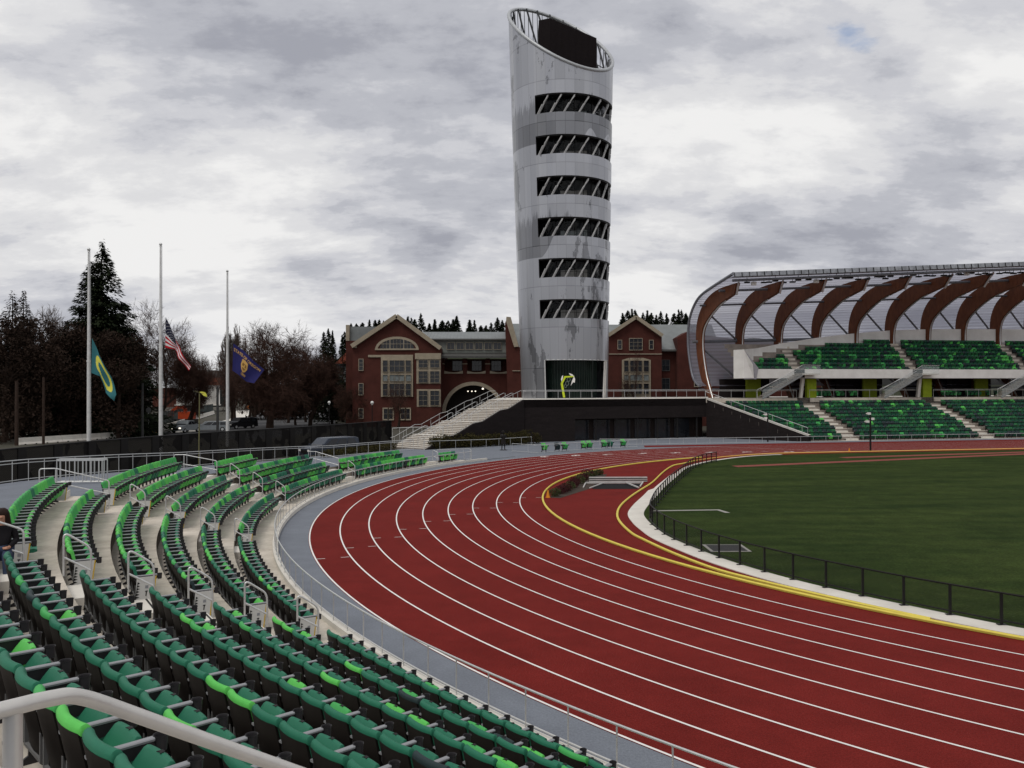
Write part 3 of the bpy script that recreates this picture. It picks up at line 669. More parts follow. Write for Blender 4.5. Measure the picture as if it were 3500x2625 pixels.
# inlaid frames in the grass
m = MB(); a = [(6.75,40.75),(10.1,41.0),(10.35,39.9),(10.12,39.9),(9.95,40.75),(6.7,40.5)]
tag(MB().prism([(x, y, .014) for x, y in a], (0, 0, .012), mat('edging_grey', (.30, .29, .27), .8)).build('discus_sector_edge'), 'pale concrete edging strip lying flush in the grass behind the fence corner', 'edging')
t = thing('grate', 'square dark grate with a pale border set in the grass behind the fence', 'grate', (7.9, 31.0, .014))
MB().box((-.74, -.7, 0), (.74, .7, .012)).build('border', bpy.data.materials['edging_grey'], t); MB().box((-.62, -.6, .012), (.62, .6, .018)).build('grating', BLK, t)
# camera poles on the infield
def cam_pole(p, h, label, heads):
    t = thing('camera_pole', label, 'camera pole', p); m = MB(); m.tube([(0, 0, 0), (0, 0, h)], .09, 8); smooth_angle(m.build('pole', BLK, t), 50)
    for z, x in heads:
        m = MB(); m.box((x-.16, -.12, z), (x+.12, .12, z+.20)); m.box((x-.30, -.05, z+.06), (x-.16, .05, z+.14)); m.beam((0, 0, z+.08), (x, 0, z+.08), .05, .05); m.build('camera_head', WHITE, t)
cam_pole((33.8, 79.1, 0), 3.45, 'black pole with three white camera heads standing at the edge of the grass', [(3.0, .22), (2.75, -.25), (3.5, -.1)])
cam_pole(tuple(at(2624, 1462, 94.5).xy)+(0,), 3.3, 'short black pole with white camera heads before the slanting stand rail', [(3.0, -.2), (2.6, -.2)])
# ================================================================== PODIUM AND FAR STAND
ZC = 4.85
A0 = Vector((1.15, 94.8, 0)); A1 = sbz(-.55, 61, 0); e_ = Vector((.667, .745, 0)); w_ = Vector((-.745, .667, 0))
SW = 4.9
podium = thing('podium_building', 'long dark clad podium with a flat terrace carrying the tower', 'podium', (14, 100, 0)); po = Vector((14, 100, 0))
def plocal(P): return [Vector(p)-po for p in P]
top = [A0, A1, sbz(SE, 61), sbz(SE, 84), Vector((-1.5, 120, 0)), A0+w_*SW]
m = MB(); n = len(top)
m.add([(p.x-po.x, p.y-po.y, ZC-.9) for p in top]+[(p.x-po.x, p.y-po.y, ZC) for p in top], [tuple(range(n)), tuple(range(n, 2*n))]+[(i, (i+1) % n, n+(i+1) % n, n+i) for i in range(n)])
o = recalc(m.build('terrace_slab', DKW, podium)); o.data.materials.append(CONCL)
for p in o.data.polygons:
    if p.normal.z > .5: p.material_index = 1
fd = (A1-A0).normalized(); fn = Vector((fd.y, -fd.x, 0))
m = MB()                                           # upper band, 0.25 proud of the recess
for (d0, d1, zb, off) in ((0, 6.6, 0, 0.0), (6.6, 25.2, 2.55, 0.0)):
    a = A0+fd*d0+fn*off; b = A0+fd*d1+fn*off
    m.prism([(a.x-po.x, a.y-po.y, zb), (b.x-po.x, b.y-po.y, zb), (b.x-po.x, b.y-po.y, ZC-.004), (a.x-po.x, a.y-po.y, ZC-.004)], (-fn*.3)[:])
recalc(m.build('upper_wall', DKW, podium))
ra = A0+fd*2.2-fn*1.6; rb_ = A0+fd*25.2-fn*1.6
m = MB(); m.prism([(ra.x-po.x, ra.y-po.y, 0), (rb_.x-po.x, rb_.y-po.y, 0), (rb_.x-po.x, rb_.y-po.y, 3.0), (ra.x-po.x, ra.y-po.y, 3.0)], (-fn*.2)[:]); recalc(m.build('recessed_wall', mat('recess_wood', (0.017, 0.0105, 0.0085), .7, var=.2, scale=1), podium))
for i, (d0, d1) in enumerate(((7.0, 9.2), (9.8, 12.0), (12.6, 14.8), (15.4, 17.6), (18.2, 20.4), (21.0, 23.2))):
    a = ra+fd*(d0-2.2)+fn*.05; b = ra+fd*(d1-2.2)+fn*.05
    m = MB(); m.prism([(a.x-po.x, a.y-po.y, .08), (b.x-po.x, b.y-po.y, .08), (b.x-po.x, b.y-po.y, 2.35), (a.x-po.x, a.y-po.y, 2.35)], (fn*.04)[:]); recalc(m.build('door' if i < 2 else 'window', GLASSD, podium))
for d0 in (6.6, 9.5, 12.3, 15.1, 17.9, 20.7, 23.5):
    a = A0+fd*d0-fn*.35; m = MB(); m.box((a.x-po.x-.09, a.y-po.y-.09, 0), (a.x-po.x+.09, a.y-po.y+.09, 2.6)); m.build('column', BLK, podium)
# sloping dark wall at the near end of the far stand
B0 = A1.copy(); B1 = sbz(6.7, 49.75)
NR = 11; RD = (61-49.9)/NR
def zfar(i): return .05+.405*i
stand = thing('grandstand', 'large covered grandstand with timber ribs, two tiers and a translucent roof', 'grandstand', sbz(20, 62)); st = sbz(20, 62)
def LS(s_, b, z=0): return sbz(s_, b, z)-st
def s_left(b): return -.55+(61-b)/(61-49.75)*7.25
m = MB(); k = 24; lo = []; hi = []
for i in range(k+1):
    b = 61-(61-49.75)*i/k; p = LS(s_left(b), b); zt = .75+(ZC-.75)*(1-i/k); lo.append(Vector((p.x, p.y, 0))); hi.append(Vector((p.x, p.y, zt)))
m.strip(lo, hi); m.strip([p+Vector((.28, .1, 0)) for p in lo], [p+Vector((.28, .1, 0)) for p in hi]); m.strip(hi, [p+Vector((.28, .1, 0)) for p in hi])
recalc(m.build('end_wall', DKW, stand))
m = MB(); m.strip([p+Vector((-.03, -.03, -.13)) for p in hi], [p+Vector((-.03, -.03, .03)) for p in hi]); m.strip([p+Vector((-.03, -.03, .03)) for p in hi], [p+Vector((.32, .12, .03)) for p in hi]); recalc(m.build('end_coping', CONCL, stand))
# rows
m = MB(); sid = []
for i in range(NR):
    b0 = 49.9+RD*i; b1 = b0+RD; z = zfar(i); sl_ = s_left((b0+b1)/2)+.3
    m.add([LS(sl_, b0, z), LS(SE, b0, z), LS(SE, b1, z), LS(sl_, b1, z)], [(0,1,2,3)], CONC)
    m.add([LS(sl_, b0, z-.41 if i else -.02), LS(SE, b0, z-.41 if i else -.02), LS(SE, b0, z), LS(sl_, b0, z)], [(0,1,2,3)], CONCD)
m.add([LS(-.2, 61, 4.0), LS(SE, 61, 4.0), LS(SE, 61, ZC-.02), LS(-.2, 61, ZC-.02)], [(0,1,2,3)], CONCD)
recalc(m.build('lower_terrace', None, stand))
FA = [(11.8, 13.4), (29.5, 31.2), (47.2, 48.9), (65, 66.7), (83, 84.5)]
for (s0, s1) in FA[:4]:
    m = MB()
    for i in range(NR):
        b1 = 49.9+RD*(i+1)
        if i < NR-1: m.add([LS(s0, b1-.4, zfar(i)+.2), LS(s1, b1-.4, zfar(i)+.2), LS(s1, b1, zfar(i)+.2), LS(s0, b1, zfar(i)+.2), LS(s0, b1-.4, zfar(i)), LS(s1, b1-.4, zfar(i))], [(0,1,2,3), (4,5,1,0)], CONCL)
    recalc(m.build('aisle_steps', None, stand))
# stand seats
rs = random.Random(21)
m = MB(); fs = R(11-90)
def far_pick(r_, pb):
    x = r_.random()
    return G_BR if x < pb*.55 else (G_LT if x < pb else (G_FM if x < pb+.36 else (G_FD if x < .88 else G_DK)))
for i in range(NR-1):
    s_ = s_left(49.9+RD*i)+.9
    while s_ < 60:
        if not any(a-.35 < s_ < b+.35 for a, b in FA):
            p = sbz(s_, 49.9+RD*i+.72, zfar(i)); q = proj(p)
            if q and q[0] < 3540:
                pb = .045+.07*(i/NR)**2; c1 = far_pick(rs, pb); c2 = c1 if rs.random() < .6 else far_pick(rs, pb)
                simple_seat(m, p, fs, c1, c2)
        s_ += .575
tag(recalc(m.build('stand_seats')), 'dark green seats with scattered bright ones filling the lower tier of the far stand', 'stadium seats', kind='stuff')
# concourse edge, fascia, upper deck
def UB(z0=8.55): pass
m = MB()
m.prism([LS(4, 60, 7.32), LS(SE, 60, 7.32), LS(SE, 60, 8.47), LS(4, 60, 8.47)], (-DY*.25, DX*.25, 0)); recalc(m.build('fascia', WHITE, stand))
m = MB(); m.add([LS(4, 60.2, 7.31), LS(SE, 60.2, 7.31), LS(SE, 69.5, 7.31), LS(4, 69.5, 7.31)], [(0,1,2,3)]); recalc(m.build('deck_soffit', mat('soffit', (0.16, 0.15, 0.14), .9), stand))
NU = 8; UD = .92; UZ = .56
def us0(i): return 5.2+(i/NU)**1.3*21
m = MB()
for i in range(NU):
    b0 = 60.25+UD*i; z = 8.0+UZ*i
    m.add([LS(4.6, b0, z), LS(SE, b0, z), LS(SE, b0+UD, z), LS(4.6, b0+UD, z)], [(0,1,2,3)], CONC)
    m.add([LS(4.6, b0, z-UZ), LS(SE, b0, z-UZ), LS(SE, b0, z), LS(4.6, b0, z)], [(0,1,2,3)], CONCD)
recalc(m.build('upper_terrace', None, stand))
# curved parapet behind the upper rows
m = MB(); PP = [(4.0, 60.0, 10.9), (5.5, 62.5, 11.05), (8.5, 64.6, 11.35), (13, 66.2, 12.1), (19, 67.3, 13.0), (25.8, 67.9, 13.75), (33, 68.1, 14.25), (45, 68.1, 14.45), (60, 68.1, 14.5), (SE, 68.1, 14.5)]
PC = catmull([Vector((a, b, c)) for a, b, c in PP], 6)
top_ = [LS(p.x, p.y, p.z) for p in PC]; bot_ = [LS(p.x, p.y, 8.0) for p in PC]; tb = [LS(p.x-.1, p.y+.25, p.z) for p in PC]
m.strip(bot_, top_); m.strip(top_, tb); m.strip(tb, [LS(p.x-.1, p.y+.25, 7.3) for p in PC]); recalc(m.build('upper_parapet', WHITE, stand))
m = MB(); m.prism([LS(4.0, 60.0, 7.32), LS(4.0, 60.0, 10.9), LS(4.8, 59.2, 9.0), LS(5.2, 59.7, 7.32)], (LS(3.4, 61.6, 0)-LS(4, 60, 0))[:]); recalc(m.build('deck_end', WHITE, stand))
m = MB()
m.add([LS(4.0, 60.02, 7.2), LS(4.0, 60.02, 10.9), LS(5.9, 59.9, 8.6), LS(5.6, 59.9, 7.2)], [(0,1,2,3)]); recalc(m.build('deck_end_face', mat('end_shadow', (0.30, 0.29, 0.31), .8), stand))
LIME2 = mat('lime_paint_shade_in_colour', (0.16, 0.20, 0.012), 0.7)  # lime paint again, with the shade behind the stairs put into its colour
UA = [(10.9, 13.1), (27.6, 30.2), (44.6, 47.0), (62, 64)]
m = MB()
def par_b(s_):
    for a, b in zip(PP, PP[1:]):
        if s_ <= b[0]: return a[1]+(b[1]-a[1])*(s_-a[0])/(b[0]-a[0])
    return 68.1
for i in range(NU):
    b = 60.25+UD*i+.62; z = 8.0+UZ*i; s_ = 5.4+.575*i*0
    while s_ < 62:
        ok_ = par_b(s_) > b+.55 and s_ > us0(i)-1.0
        for a, b2 in UA:
            sh = a+.25*i; 
            if sh-.2 < s_ < sh+1.5: ok_ = False
        if ok_:
            p = sbz(s_, b, z); q = proj(p)
            if q and q[0] < 3540:
                c1 = far_pick(rs, .17 if i < 5 else .10); c2 = c1 if rs.random() < .5 else far_pick(rs, .13); simple_seat(m, p, fs, c1, c2)
        s_ += .575
tag(recalc(m.build('stand_seats')), 'mixed green seats filling the upper tier under the roof of the far stand', 'stadium seats', kind='stuff')
# steps in the upper aisles
for a, b2 in UA[:3]:
    m = MB()
    for i in range(NU):
        b = 60.25+UD*(i+1); sh = a+.25*i; z = 8.0+UZ*i
        m.add([LS(sh, b-.4, z+.28), LS(sh+1.3, b-.4, z+.28), LS(sh+1.3, b, z+.28), LS(sh, b, z+.28), LS(sh, b-.4, z), LS(sh+1.3, b-.4, z)], [(0,1,2,3), (4,5,1,0)], CONC)
    recalc(m.build('upper_aisle_steps', None, stand))
    BR2 = mat('stringer_grey', (.22, .23, .23), .5) if a == UA[0][0] else BR2
    # stair down to the concourse with its glass side and landing
    m = MB(); ns = 16; x0, x1 = a-5.2, a+.2
    for i in range(ns):
        sa = x0+(x1-x0)*i/ns; za = ZC+(7.9-ZC)*(i+1)/ns
        m.prism([LS(sa, 58.6, za-.12), LS(sa+(x1-x0)/ns, 58.6, za-.12), LS(sa+(x1-x0)/ns, 58.6, za), LS(sa, 58.6, za)], (-DY*1.3, DX*1.3, 0), CONCD)
    m.beam(LS(x0, 58.55, ZC-.05), LS(x1, 58.55, 7.7), .08, .22, BR2); m.box_ = None
    q0, q1 = LS(x1, 58.6, 7.72), LS(a+2.6, 58.6, 7.72); m.prism([q0, q1, q1+Vector((0,0,.2)), q0+Vector((0,0,.2))], (-DY*1.4, DX*1.4, 0), CONCL)
    recalc(m.build('concourse_stair', None, stand))
    m = MB(); m.add([LS(x0, 58.5, ZC+.1), LS(x1, 58.5, 7.9), LS(x1, 58.5, 8.9), LS(x0, 58.5, ZC+1.05)], [(0,1,2,3)]); m.add([LS(x1, 58.5, 7.75), LS(a+2.6, 58.5, 7.75), LS(a+2.6, 58.5, 8.8), LS(x1, 58.5, 8.9)], [(0,1,2,3)]); m.build('glass_balustrade', CLEAR, stand)
    m = MB(); m.tube([LS(x0-.3, 58.45, ZC+1.1), LS(x1, 58.45, 8.95), LS(a+2.6, 58.45, 8.9)], .03, 6); m.tube([LS(x0-.8, 58.3, ZC), LS(x0-.8, 58.3, ZC+1.05), LS(x1-1, 58.3, 8.2)], .025, 6); m.build('stair_rail', STEEL, stand)
    m = MB(); m.box((-.01,-.01,-.01),(.01,.01,.01)); 
    m = MB(); m.prism([LS(a-.1, 59.93, 7.4), LS(a+1.3, 59.93, 7.4), LS(a+1.3, 59.93, 8.44), LS(a-.1, 59.93, 8.44)], (-DY*.05, DX*.05, 0)); recalc(m.build('deck_opening', DARK, stand))
    m = MB(); m.prism([LS(a+1.0, 60.6, 0+ZC), LS(a+1.35, 60.6, ZC), LS(a+1.7, 60.6, 7.3), LS(a+1.3, 60.6, 7.3)], (-DY*.35, DX*.35, 0)); recalc(m.build('strut', CONCL, stand))
    m = MB(); m.prism([LS(a+2.6, 61.6, ZC), LS(a+3.9, 61.6, ZC), LS(a+3.9, 61.6, 7.3), LS(a+2.6, 61.6, 7.3)], (-DY*.5, DX*.5, 0)); recalc(m.build('lime_wall', LIME, stand))
    m = MB(); m.prism([LS(a-4.6, 63.9, ZC), LS(a-2.6, 63.9, ZC), LS(a-2.6, 63.9, 7.3), LS(a-4.6, 63.9, 7.3)], (-DY*.3, DX*.3, 0)); recalc(m.build('lime_wall', LIME2, stand))
    m = MB(); m.prism([LS(a-7.2, 66.2, ZC), LS(a-.2, 66.2, ZC), LS(a-.2, 66.2, 7.3), LS(a-7.2, 66.2, 7.3)], (-DY*.2, DX*.2, 0)); recalc(m.build('concourse_wall', DKW, stand))
# dark concourse back wall with gaps
for (s0, s1) in ((14.0, 17.2), (19.2, 22.6), (31.8, 44.5), (48.8, 60), (62, SE)):
    m = MB(); m.prism([LS(s0, 67, ZC), LS(s1, 67, ZC), LS(s1, 67, 7.3), LS(s0, 67, 7.3)], (-DY*.3, DX*.3, 0)); recalc(m.build('concourse_wall', mat('concourse_dark', (0.035, 0.012, 0.010), .8) if s0 < 31 else DKW, stand))
# a row of seats on the concourse behind the parapet rail
m = MB()
for s0, s1 in ((15.0, 21), (33.5, 43), (50, 58)):
    s_ = s0
    while s_ < s1:
        simple_seat(m, sbz(s_, 62.2, ZC+.02), fs, rs.choice([G_LT, G_FM, G_FD]), rs.choice([G_LT, G_FM, G_FM]), False); s_ += .6 if rs.random() < .7 else 1.3
tag(recalc(m.build('stand_seats')), 'short rows of green seats on the concourse between the two tiers of the stand', 'stadium seats', kind='stuff')
# ribs
BR = mat('brace_grey', (0.16, 0.165, 0.185), .5, .4)
def rib_xy(kx):
    sc = 1+.0022*kx
    inner = [(-.35, ZC), (1.4, 7.6), (2.45, 10.6), (2.62, 12.5), (2.15, 14.0), (.9, 15.0), (-1.0, 15.95), (-3.4, 16.8), (-7.1, 17.55)]
    outer_ = [(.35, ZC), (2.6, 7.4), (3.9, 10.4), (4.25, 12.8), (3.9, 14.9), (2.6, 16.6), (.4, 17.9), (-2.9, 18.6), (-7.8, 18.75)]
    f = lambda L_: [(t*1.0 - (max(0, (z-16))/3.0)**2*kx*.050 if z > 16 else t, ZC+(z-ZC)*(1+kx*.0038)) for t, z in L_]
    return f(inner), f(outer_)
def cat2(L_, k=4): return [(p.x, p.z) for p in catmull([Vector((a, 0, b)) for a, b in L_], k)]
for i in range(16):
    kx = i*5.65; inn, out_ = rib_xy(kx); ci, co = cat2(inn), cat2(out_)
    def RP(t, z, ds): return LS(kx+ds+1.95, 65+t, z)
    m = MB(); n = len(ci); vs = []
    for ds in (-.26, .26):
        vs += [RP(t, z, ds) for t, z in ci]; vs += [RP(t, z, ds) for t, z in co]
    fcs = []
    for j in range(n-1):
        fcs += [(j, j+1, n+j+1, n+j), (2*n+j, 2*n+j+1, 3*n+j+1, 3*n+j), (j, j+1, 2*n+j+1, 2*n+j), (n+j, n+j+1, 3*n+j+1, 3*n+j)]
    fcs += [(n-1, 2*n-1, 4*n-1, 3*n-1), (0, n, 3*n, 2*n)]
    m.add(vs, fcs); recalc(m.build('timber_rib', WOOD, stand))
    m = MB()                                       # steel plate along the inner edge
    pts = [RP(t-.06, z-.03, 0) for t, z in ci]; m.tube(pts[:-3], .09, 6); m.tube([RP(co[-1][0]-.1, co[-1][1]+.1, 0), RP(ci[-1][0]-.2, ci[-1][1]-.2, 0)], .12, 6)
    smooth_angle(m.build('rib_edge_plate', STEEL, stand), 50)
    for nm_, (t0, z0_), (t1, z1_), dd in (('brace', (3.3, 9.7), (4.1, 13.4), -1), ('brace', (2.4, 8.6), (3.6, 5.4), 0), ('brace', (2.2, 16.4), (3.4, 13.6), 1)):
        if nm_ == 'brace' and i < 15:
            sc = (1+kx*.0038); z0_ = ZC+(z0_-ZC)*sc; z1_ = ZC+(z1_-ZC)*sc
            if dd == -1: continue
            m = MB()
            if dd == 1: m.tube([RP(t0, z0_, .2), RP(3.8, z1_-1.0, 5.4)], .13, 6)
            else: m.tube([RP(3.6, ZC+(13.2-ZC)*sc-1.6, .2), RP(2.0, 6.6, 5.4)], .13, 6)
            smooth_angle(m.build('brace', BR, stand), 50)
# purlins and lattice
S_R = 86
def surf_pt(u, kx):                                 # u 0..1 along the outer profile, offset outwards
    L_ = rib_xy(kx)[1]; L_ = [(.9, 6.4)]+[(t+.45, z+.15) for t, z in L_[1:-1]]+[(L_[-1][0]-1.0, L_[-1][1]+.95)]
    c = cat2(L_, 6); x = u*(len(c)-1); i = min(int(x), len(c)-2); f = x-i
    return c[i][0]*(1-f)+c[i+1][0]*f, c[i][1]*(1-f)+c[i+1][1]*f
for nm_, L_, rr_ in (('purlin', (3.75, 12.35), .2), ('purlin', (1.2, 16.95), .14), ('purlin', (-4.6, 18.2), .16), ('purlin', (-8.3, 19.0), .16), ('purlin', (1.7, 5.95), .13)):
    m = MB(); pts = []
    for q in range(0, 13):
        kx = -1+q*7.2; t, z = L_
        tt = t-((z-16)/3.0)**2*max(0, kx)*.050 if z > 16 else t
        pts.append(LS(kx+1.95, 65+tt, ZC+(z-ZC)*(1+kx*.0038)))
    m.tube(pts, rr_, 8); smooth_angle(m.build(nm_, BR, stand), 50)
# translucent roof skin
RSK = bpy.data.materials.new('roof_skin'); RSK.use_nodes = True; t_ = RSK.node_tree; b = t_.nodes['Principled BSDF']
b.inputs['Base Color'].default_value = (.20, .20, .26, 1); b.inputs['Roughness'].default_value = .25
b.inputs['Transmission Weight'].default_value = 0.0
tl = t_.nodes.new('ShaderNodeBsdfTranslucent'); tl.inputs[0].default_value = (.50, .50, .57, 1); tp = t_.nodes.new('ShaderNodeBsdfTransparent'); tp.inputs[0].default_value = (.70, .70, .76, 1)
ms = t_.nodes.new('ShaderNodeMixShader'); ms2 = t_.nodes.new('ShaderNodeMixShader')
uvn = t_.nodes.new('ShaderNodeUVMap'); sp_ = t_.nodes.new('ShaderNodeSeparateXYZ'); t_.links.new(uvn.outputs[0], sp_.inputs[0])
def tm(op, a, b_=None):
    n_ = t_.nodes.new('ShaderNodeMath'); n_.operation = op
    for i_, v in enumerate((a, b_)):
        if v is None: continue
        if isinstance(v, (int, float)): n_.inputs[i_].default_value = v
        else: t_.links.new(v, n_.inputs[i_])
    return n_.outputs[0]
band = tm('FRACT', tm('MULTIPLY', sp_.outputs[1], 46)); bl = tm('SUBTRACT', 1.0, tm('MINIMUM', 1.0, tm('MULTIPLY', tm('ABSOLUTE', tm('SUBTRACT', band, .5)), 2.4)))
nz = t_.nodes.new('ShaderNodeTexNoise'); nz.inputs['Scale'].default_value = 2.5; nz.inputs['Detail'].default_value = 5
mpn = t_.nodes.new('ShaderNodeMapping'); mpn.inputs['Scale'].default_value = (.25, 14, 1); t_.links.new(uvn.outputs[0], mpn.inputs[0]); t_.links.new(mpn.outputs[0], nz.inputs[0])
fac = tm('ADD', .30, tm('MULTIPLY', bl, .42)); fac = tm('ADD', fac, tm('MULTIPLY', tm('SUBTRACT', nz.outputs[0], .5), .5))
t_.links.new(fac, ms.inputs[0]); t_.links.new(b.outputs[0], ms.inputs[1]); t_.links.new(tp.outputs[0], ms.inputs[2])
ms2.inputs[0].default_value = .30; t_.links.new(ms.outputs[0], ms2.inputs[1]); t_.links.new(tl.outputs[0], ms2.inputs[2]); t_.links.new(ms2.outputs[0], t_.nodes['Material Output'].inputs[0])
m = MB(); m.uv = []; NU_, NS_ = 44, 40
for i in range(NS_+1):
    kx = -1.05+(S_R+1)*i/NS_
    for j in range(NU_+1):
        t, z = surf_pt(j/NU_, kx); p = LS(kx+1.95, 65+t, z); m.v.append(tuple(p)); m.uv.append((kx/30, j/NU_))
for i in range(NS_):
    for j in range(NU_):
        a = i*(NU_+1)+j; m.f.append((a, a+1, a+NU_+2, a+NU_+1)); m.m.append(0)
o = m.build('roof_skin', RSK, stand, True)
m = MB(); m.tube([LS(.75, 65+surf_pt(j/NU_, -1.05)[0], surf_pt(j/NU_, -1.05)[1]) for j in range(NU_+1)], .17, 8)
m.tube([LS(1.05, 65+surf_pt(j/NU_, -1.05)[0]+.45, surf_pt(j/NU_, -1.05)[1]+.25) for j in range(4, NU_+1)], .09, 8); smooth_angle(m.build('roof_end_tube', mat('tube_bluegrey', (.17, .175, .20), .45, .4), stand), 50)
m = MB()
for q in range(0, 13):
    pass
FT = []; FB = []; FB2 = []
for i in range(NS_+1):
    kx = -1.1+(S_R+1)*i/NS_; t, z = surf_pt(1, kx); FT.append(LS(kx+1.95, 65+t-.05, z+.22)); FB.append(LS(kx+1.95, 65+t-.15, z-.30)); FB2.append(LS(kx+1.95, 65+t+1.3, z-.29))
GS = mat('gutter_silver', (.25, .26, .28), .4, .5, var=.35, scale=2); m.strip(FT, FB, GS); m.strip(FB, FB2, GS); j = -1.0
while j < 80:
    t, z = surf_pt(1, j); p = LS(j+1.95, 65+t-.2, z-.30); q = LS(j+1.95, 65+t-.08, z+.20); m.beam(p, q, .07, .05, BLK); j += .94
m.build('roof_gutter', None, stand)
# lamps and loudspeakers hung below the front edge
rl = random.Random(3); j = 1.0
while j < 62:
    t, z = surf_pt(1, j); p = LS(j+1.95, 65+t+.9+rl.uniform(-.3, .5), z-.95+rl.uniform(-.15, .15)); m = MB()
    if rl.random() < .22: m.box((p.x-.28, p.y-.2, p.z-.22), (p.x+.28, p.y+.2, p.z+.2)); nm_ = 'loudspeaker'; mt_ = WHITE
    else: m.box((p.x-.32, p.y-.2, p.z-.10), (p.x+.32, p.y+.2, p.z+.06)); nm_ = 'floodlight'; mt_ = BLK
    m.beam((p.x, p.y, p.z), (p.x, p.y, p.z+.55), .05, .05); m.build(nm_, mt_, stand); j += rl.uniform(.62, 1.25)
# stand railings
railing('railing', 'silver railing sloping down the left end of the lower seats in the far stand', [sbz(s_left(b)-.12, b, .75+(ZC-.75)*(b-49.75)/(61-49.75)) for b in (61, 58, 55, 52, 49.75)], .85, 1.9, .028, mid=(.12,), pr=.02)
for s0, s1, nm_ in ((-.6, 11.7, 'left'), (13.5, 29.4, 'middle'), (31.3, 47, 'right')):
    railing('railing', 'concourse railing above the %s block of lower seats in the far stand' % nm_, [sbz(s0, 61.05, ZC), sbz(s1, 61.05, ZC)], 1.02, 1.7, .026, mid=(.9,), pr=.018)
    m = MB(); m.prism([LS(s0, 60.9, 4.3), LS(s1, 60.9, 4.3), LS(s1, 60.9, 4.83), LS(s0, 60.9, 4.83)], (-DY*.1, DX*.1, 0)); recalc(m.build('concourse_upstand', CONC, stand))
pdir = [A0+fn*-.15, A1+fn*-.15]
railing('railing', 'silver two-bar railing along the edge of the dark podium below the tower', [Vector((p.x, p.y, ZC)) for p in (A0+fd*.2-fn*.15, A1-fn*.15)], 1.05, 1.45, .028, mid=(.93,), bottom=.12, pr=.02)
# ================================================================== BIG STAIR
stair = thing('outdoor_stair', 'wide pale concrete stair climbing beside the dark podium wall to the tower terrace', 'stair', (-8.8, 83.7, 0)); s0_ = Vector((-8.8, 83.7, 0))
SL = 14.9; NSTEP = 30; land = {7, 15, 23}
def SP(u, v, z): return s0_-s0_+e_*u+w_*v+Vector((0, 0, z))
m = MB(); u = 0; z = 0; du = (SL-3*1.0)/NSTEP; prof = []
for i in range(NSTEP):
    z += ZC/NSTEP; d_ = du+(1.0 if i in land else 0)
    m.prism([SP(u, 0, z-ZC/NSTEP-.01 if i else 0), SP(u+d_, 0, z-ZC/NSTEP-.01 if i else 0), SP(u+d_, 0, z), SP(u, 0, z)], (w_*SW)[:], CONCL)
    m.add([SP(u-.004, .05, z-ZC/NSTEP), SP(u-.004, SW-.05, z-ZC/NSTEP), SP(u-.004, SW-.05, z-.05), SP(u-.004, .05, z-.05)], [(0,1,2,3)], CONCD)
    prof.append((u, z)); u += d_
recalc(m.build('steps', None, stair))
m = MB(); m.prism([SP(-.0, -.02, 0), SP(SL, -.02, 0), SP(SL, -.02, ZC-.02)]+[SP(u_, -.02, z_-.17) for u_, z_ in prof[::-1]], (w_*-.25)[:]); recalc(m.build('side_wall', DKW, stair))
m = MB(); m.prism([SP(-.0, SW+.02, 0), SP(SL, SW+.02, 0), SP(SL, SW+.02, ZC-.02)]+[SP(u_, SW+.02, z_-.17) for u_, z_ in prof[::-1]], (w_*.2)[:]); recalc(m.build('side_wall', DKW, stair))
def zst(u):
    z = 0
    for a, b in prof:
        if a <= u: z = b
    return z
for v, h in ((.12, 1.0), (1.25, .9), (2.45, .9), (3.65, .9), (SW-.1, 1.0)):
    if h == 1.0:
        P = [SP(-.3, v, .2+h-.15), SP(.3, v, .17+h)]+[SP(u_, v, zst(u_)+h) for u_ in (3.0, 3.9, 6.8, 7.8, 10.8, 11.7, SL-.2)]+[SP(SL+.7, v, ZC+h)]
        hoop_ = [P]
    else:
        hoop_ = [[SP(a_, v, zst(a_)), SP(a_, v, zst(a_)+h), SP(b_, v, zst(b_)+h), SP(b_+.35, v, zst(b_)+h), SP(b_+.35, v, zst(b_))] for a_, b_ in ((.3, 3.4), (4.4, 7.2), (8.0, 11.0), (12.1, 14.4))]
    for P in hoop_:
        m = MB(); m.tube(P, .024, 6); smooth_angle(m.build('handrail', STEEL, stair), 50)
    if h == 1.0:
        m = MB()
        for u_ in [.2+1.28*q for q in range(12)]: m.tube([SP(u_, v, zst(u_)), SP(u_, v, zst(u_)+h)], .018, 6)
        m.build('post_row', STEEL, stair)
railing('railing', 'tall pale railing turning away at the foot of the big stair', [s0_+w_*(SW+.3)+e_*.3, s0_+w_*(SW+.3)+e_*3.2, s0_+w_*(SW-3.0+.3)+e_*7.5], 2.0, .95, .03, pr=.02)
# olive hedge against the stair wall
hd = random.Random(8)
tp_ = MB()
hedge = thing('hedge', 'loose olive brown hedge growing against the dark stair wall behind the white railing', 'hedge', (-3, 88, 0))
m = MB()
for i in range(26):
    f = i/25; c = Vector((-8.0, 84.8, 0))*(1-f)+Vector((2.3, 92.2, 0))*f-Vector((-3, 88, 0)); r_ = hd.uniform(.55, .85)
    for q in range(2): leaf_cloud(m, (c.x+hd.uniform(-.4, .5), c.y+hd.uniform(-.5, .7), r_*.8+.1), (r_*.95, r_*.9, r_*hd.uniform(.8, 1.25)), 210, .085, rnd=hd)
m.build('foliage', BUSHO, hedge)
m = MB()
for i in range(26):
    f = i/25; c = Vector((-8.0, 84.8, 0))*(1-f)+Vector((2.3, 92.2, 0))*f-Vector((-3, 88, 0))
    for q in range(3): m.tube([c, c+Vector((hd.uniform(-.3, .3), hd.uniform(-.3, .3), 1.1))], .015, 4)
m.build('stem', BARK, hedge)
hedge2 = thing('hedge', 'low brown hedge strip behind the walkway railing at the foot of the stair', 'hedge', (-14, 82, 0))
m = MB()
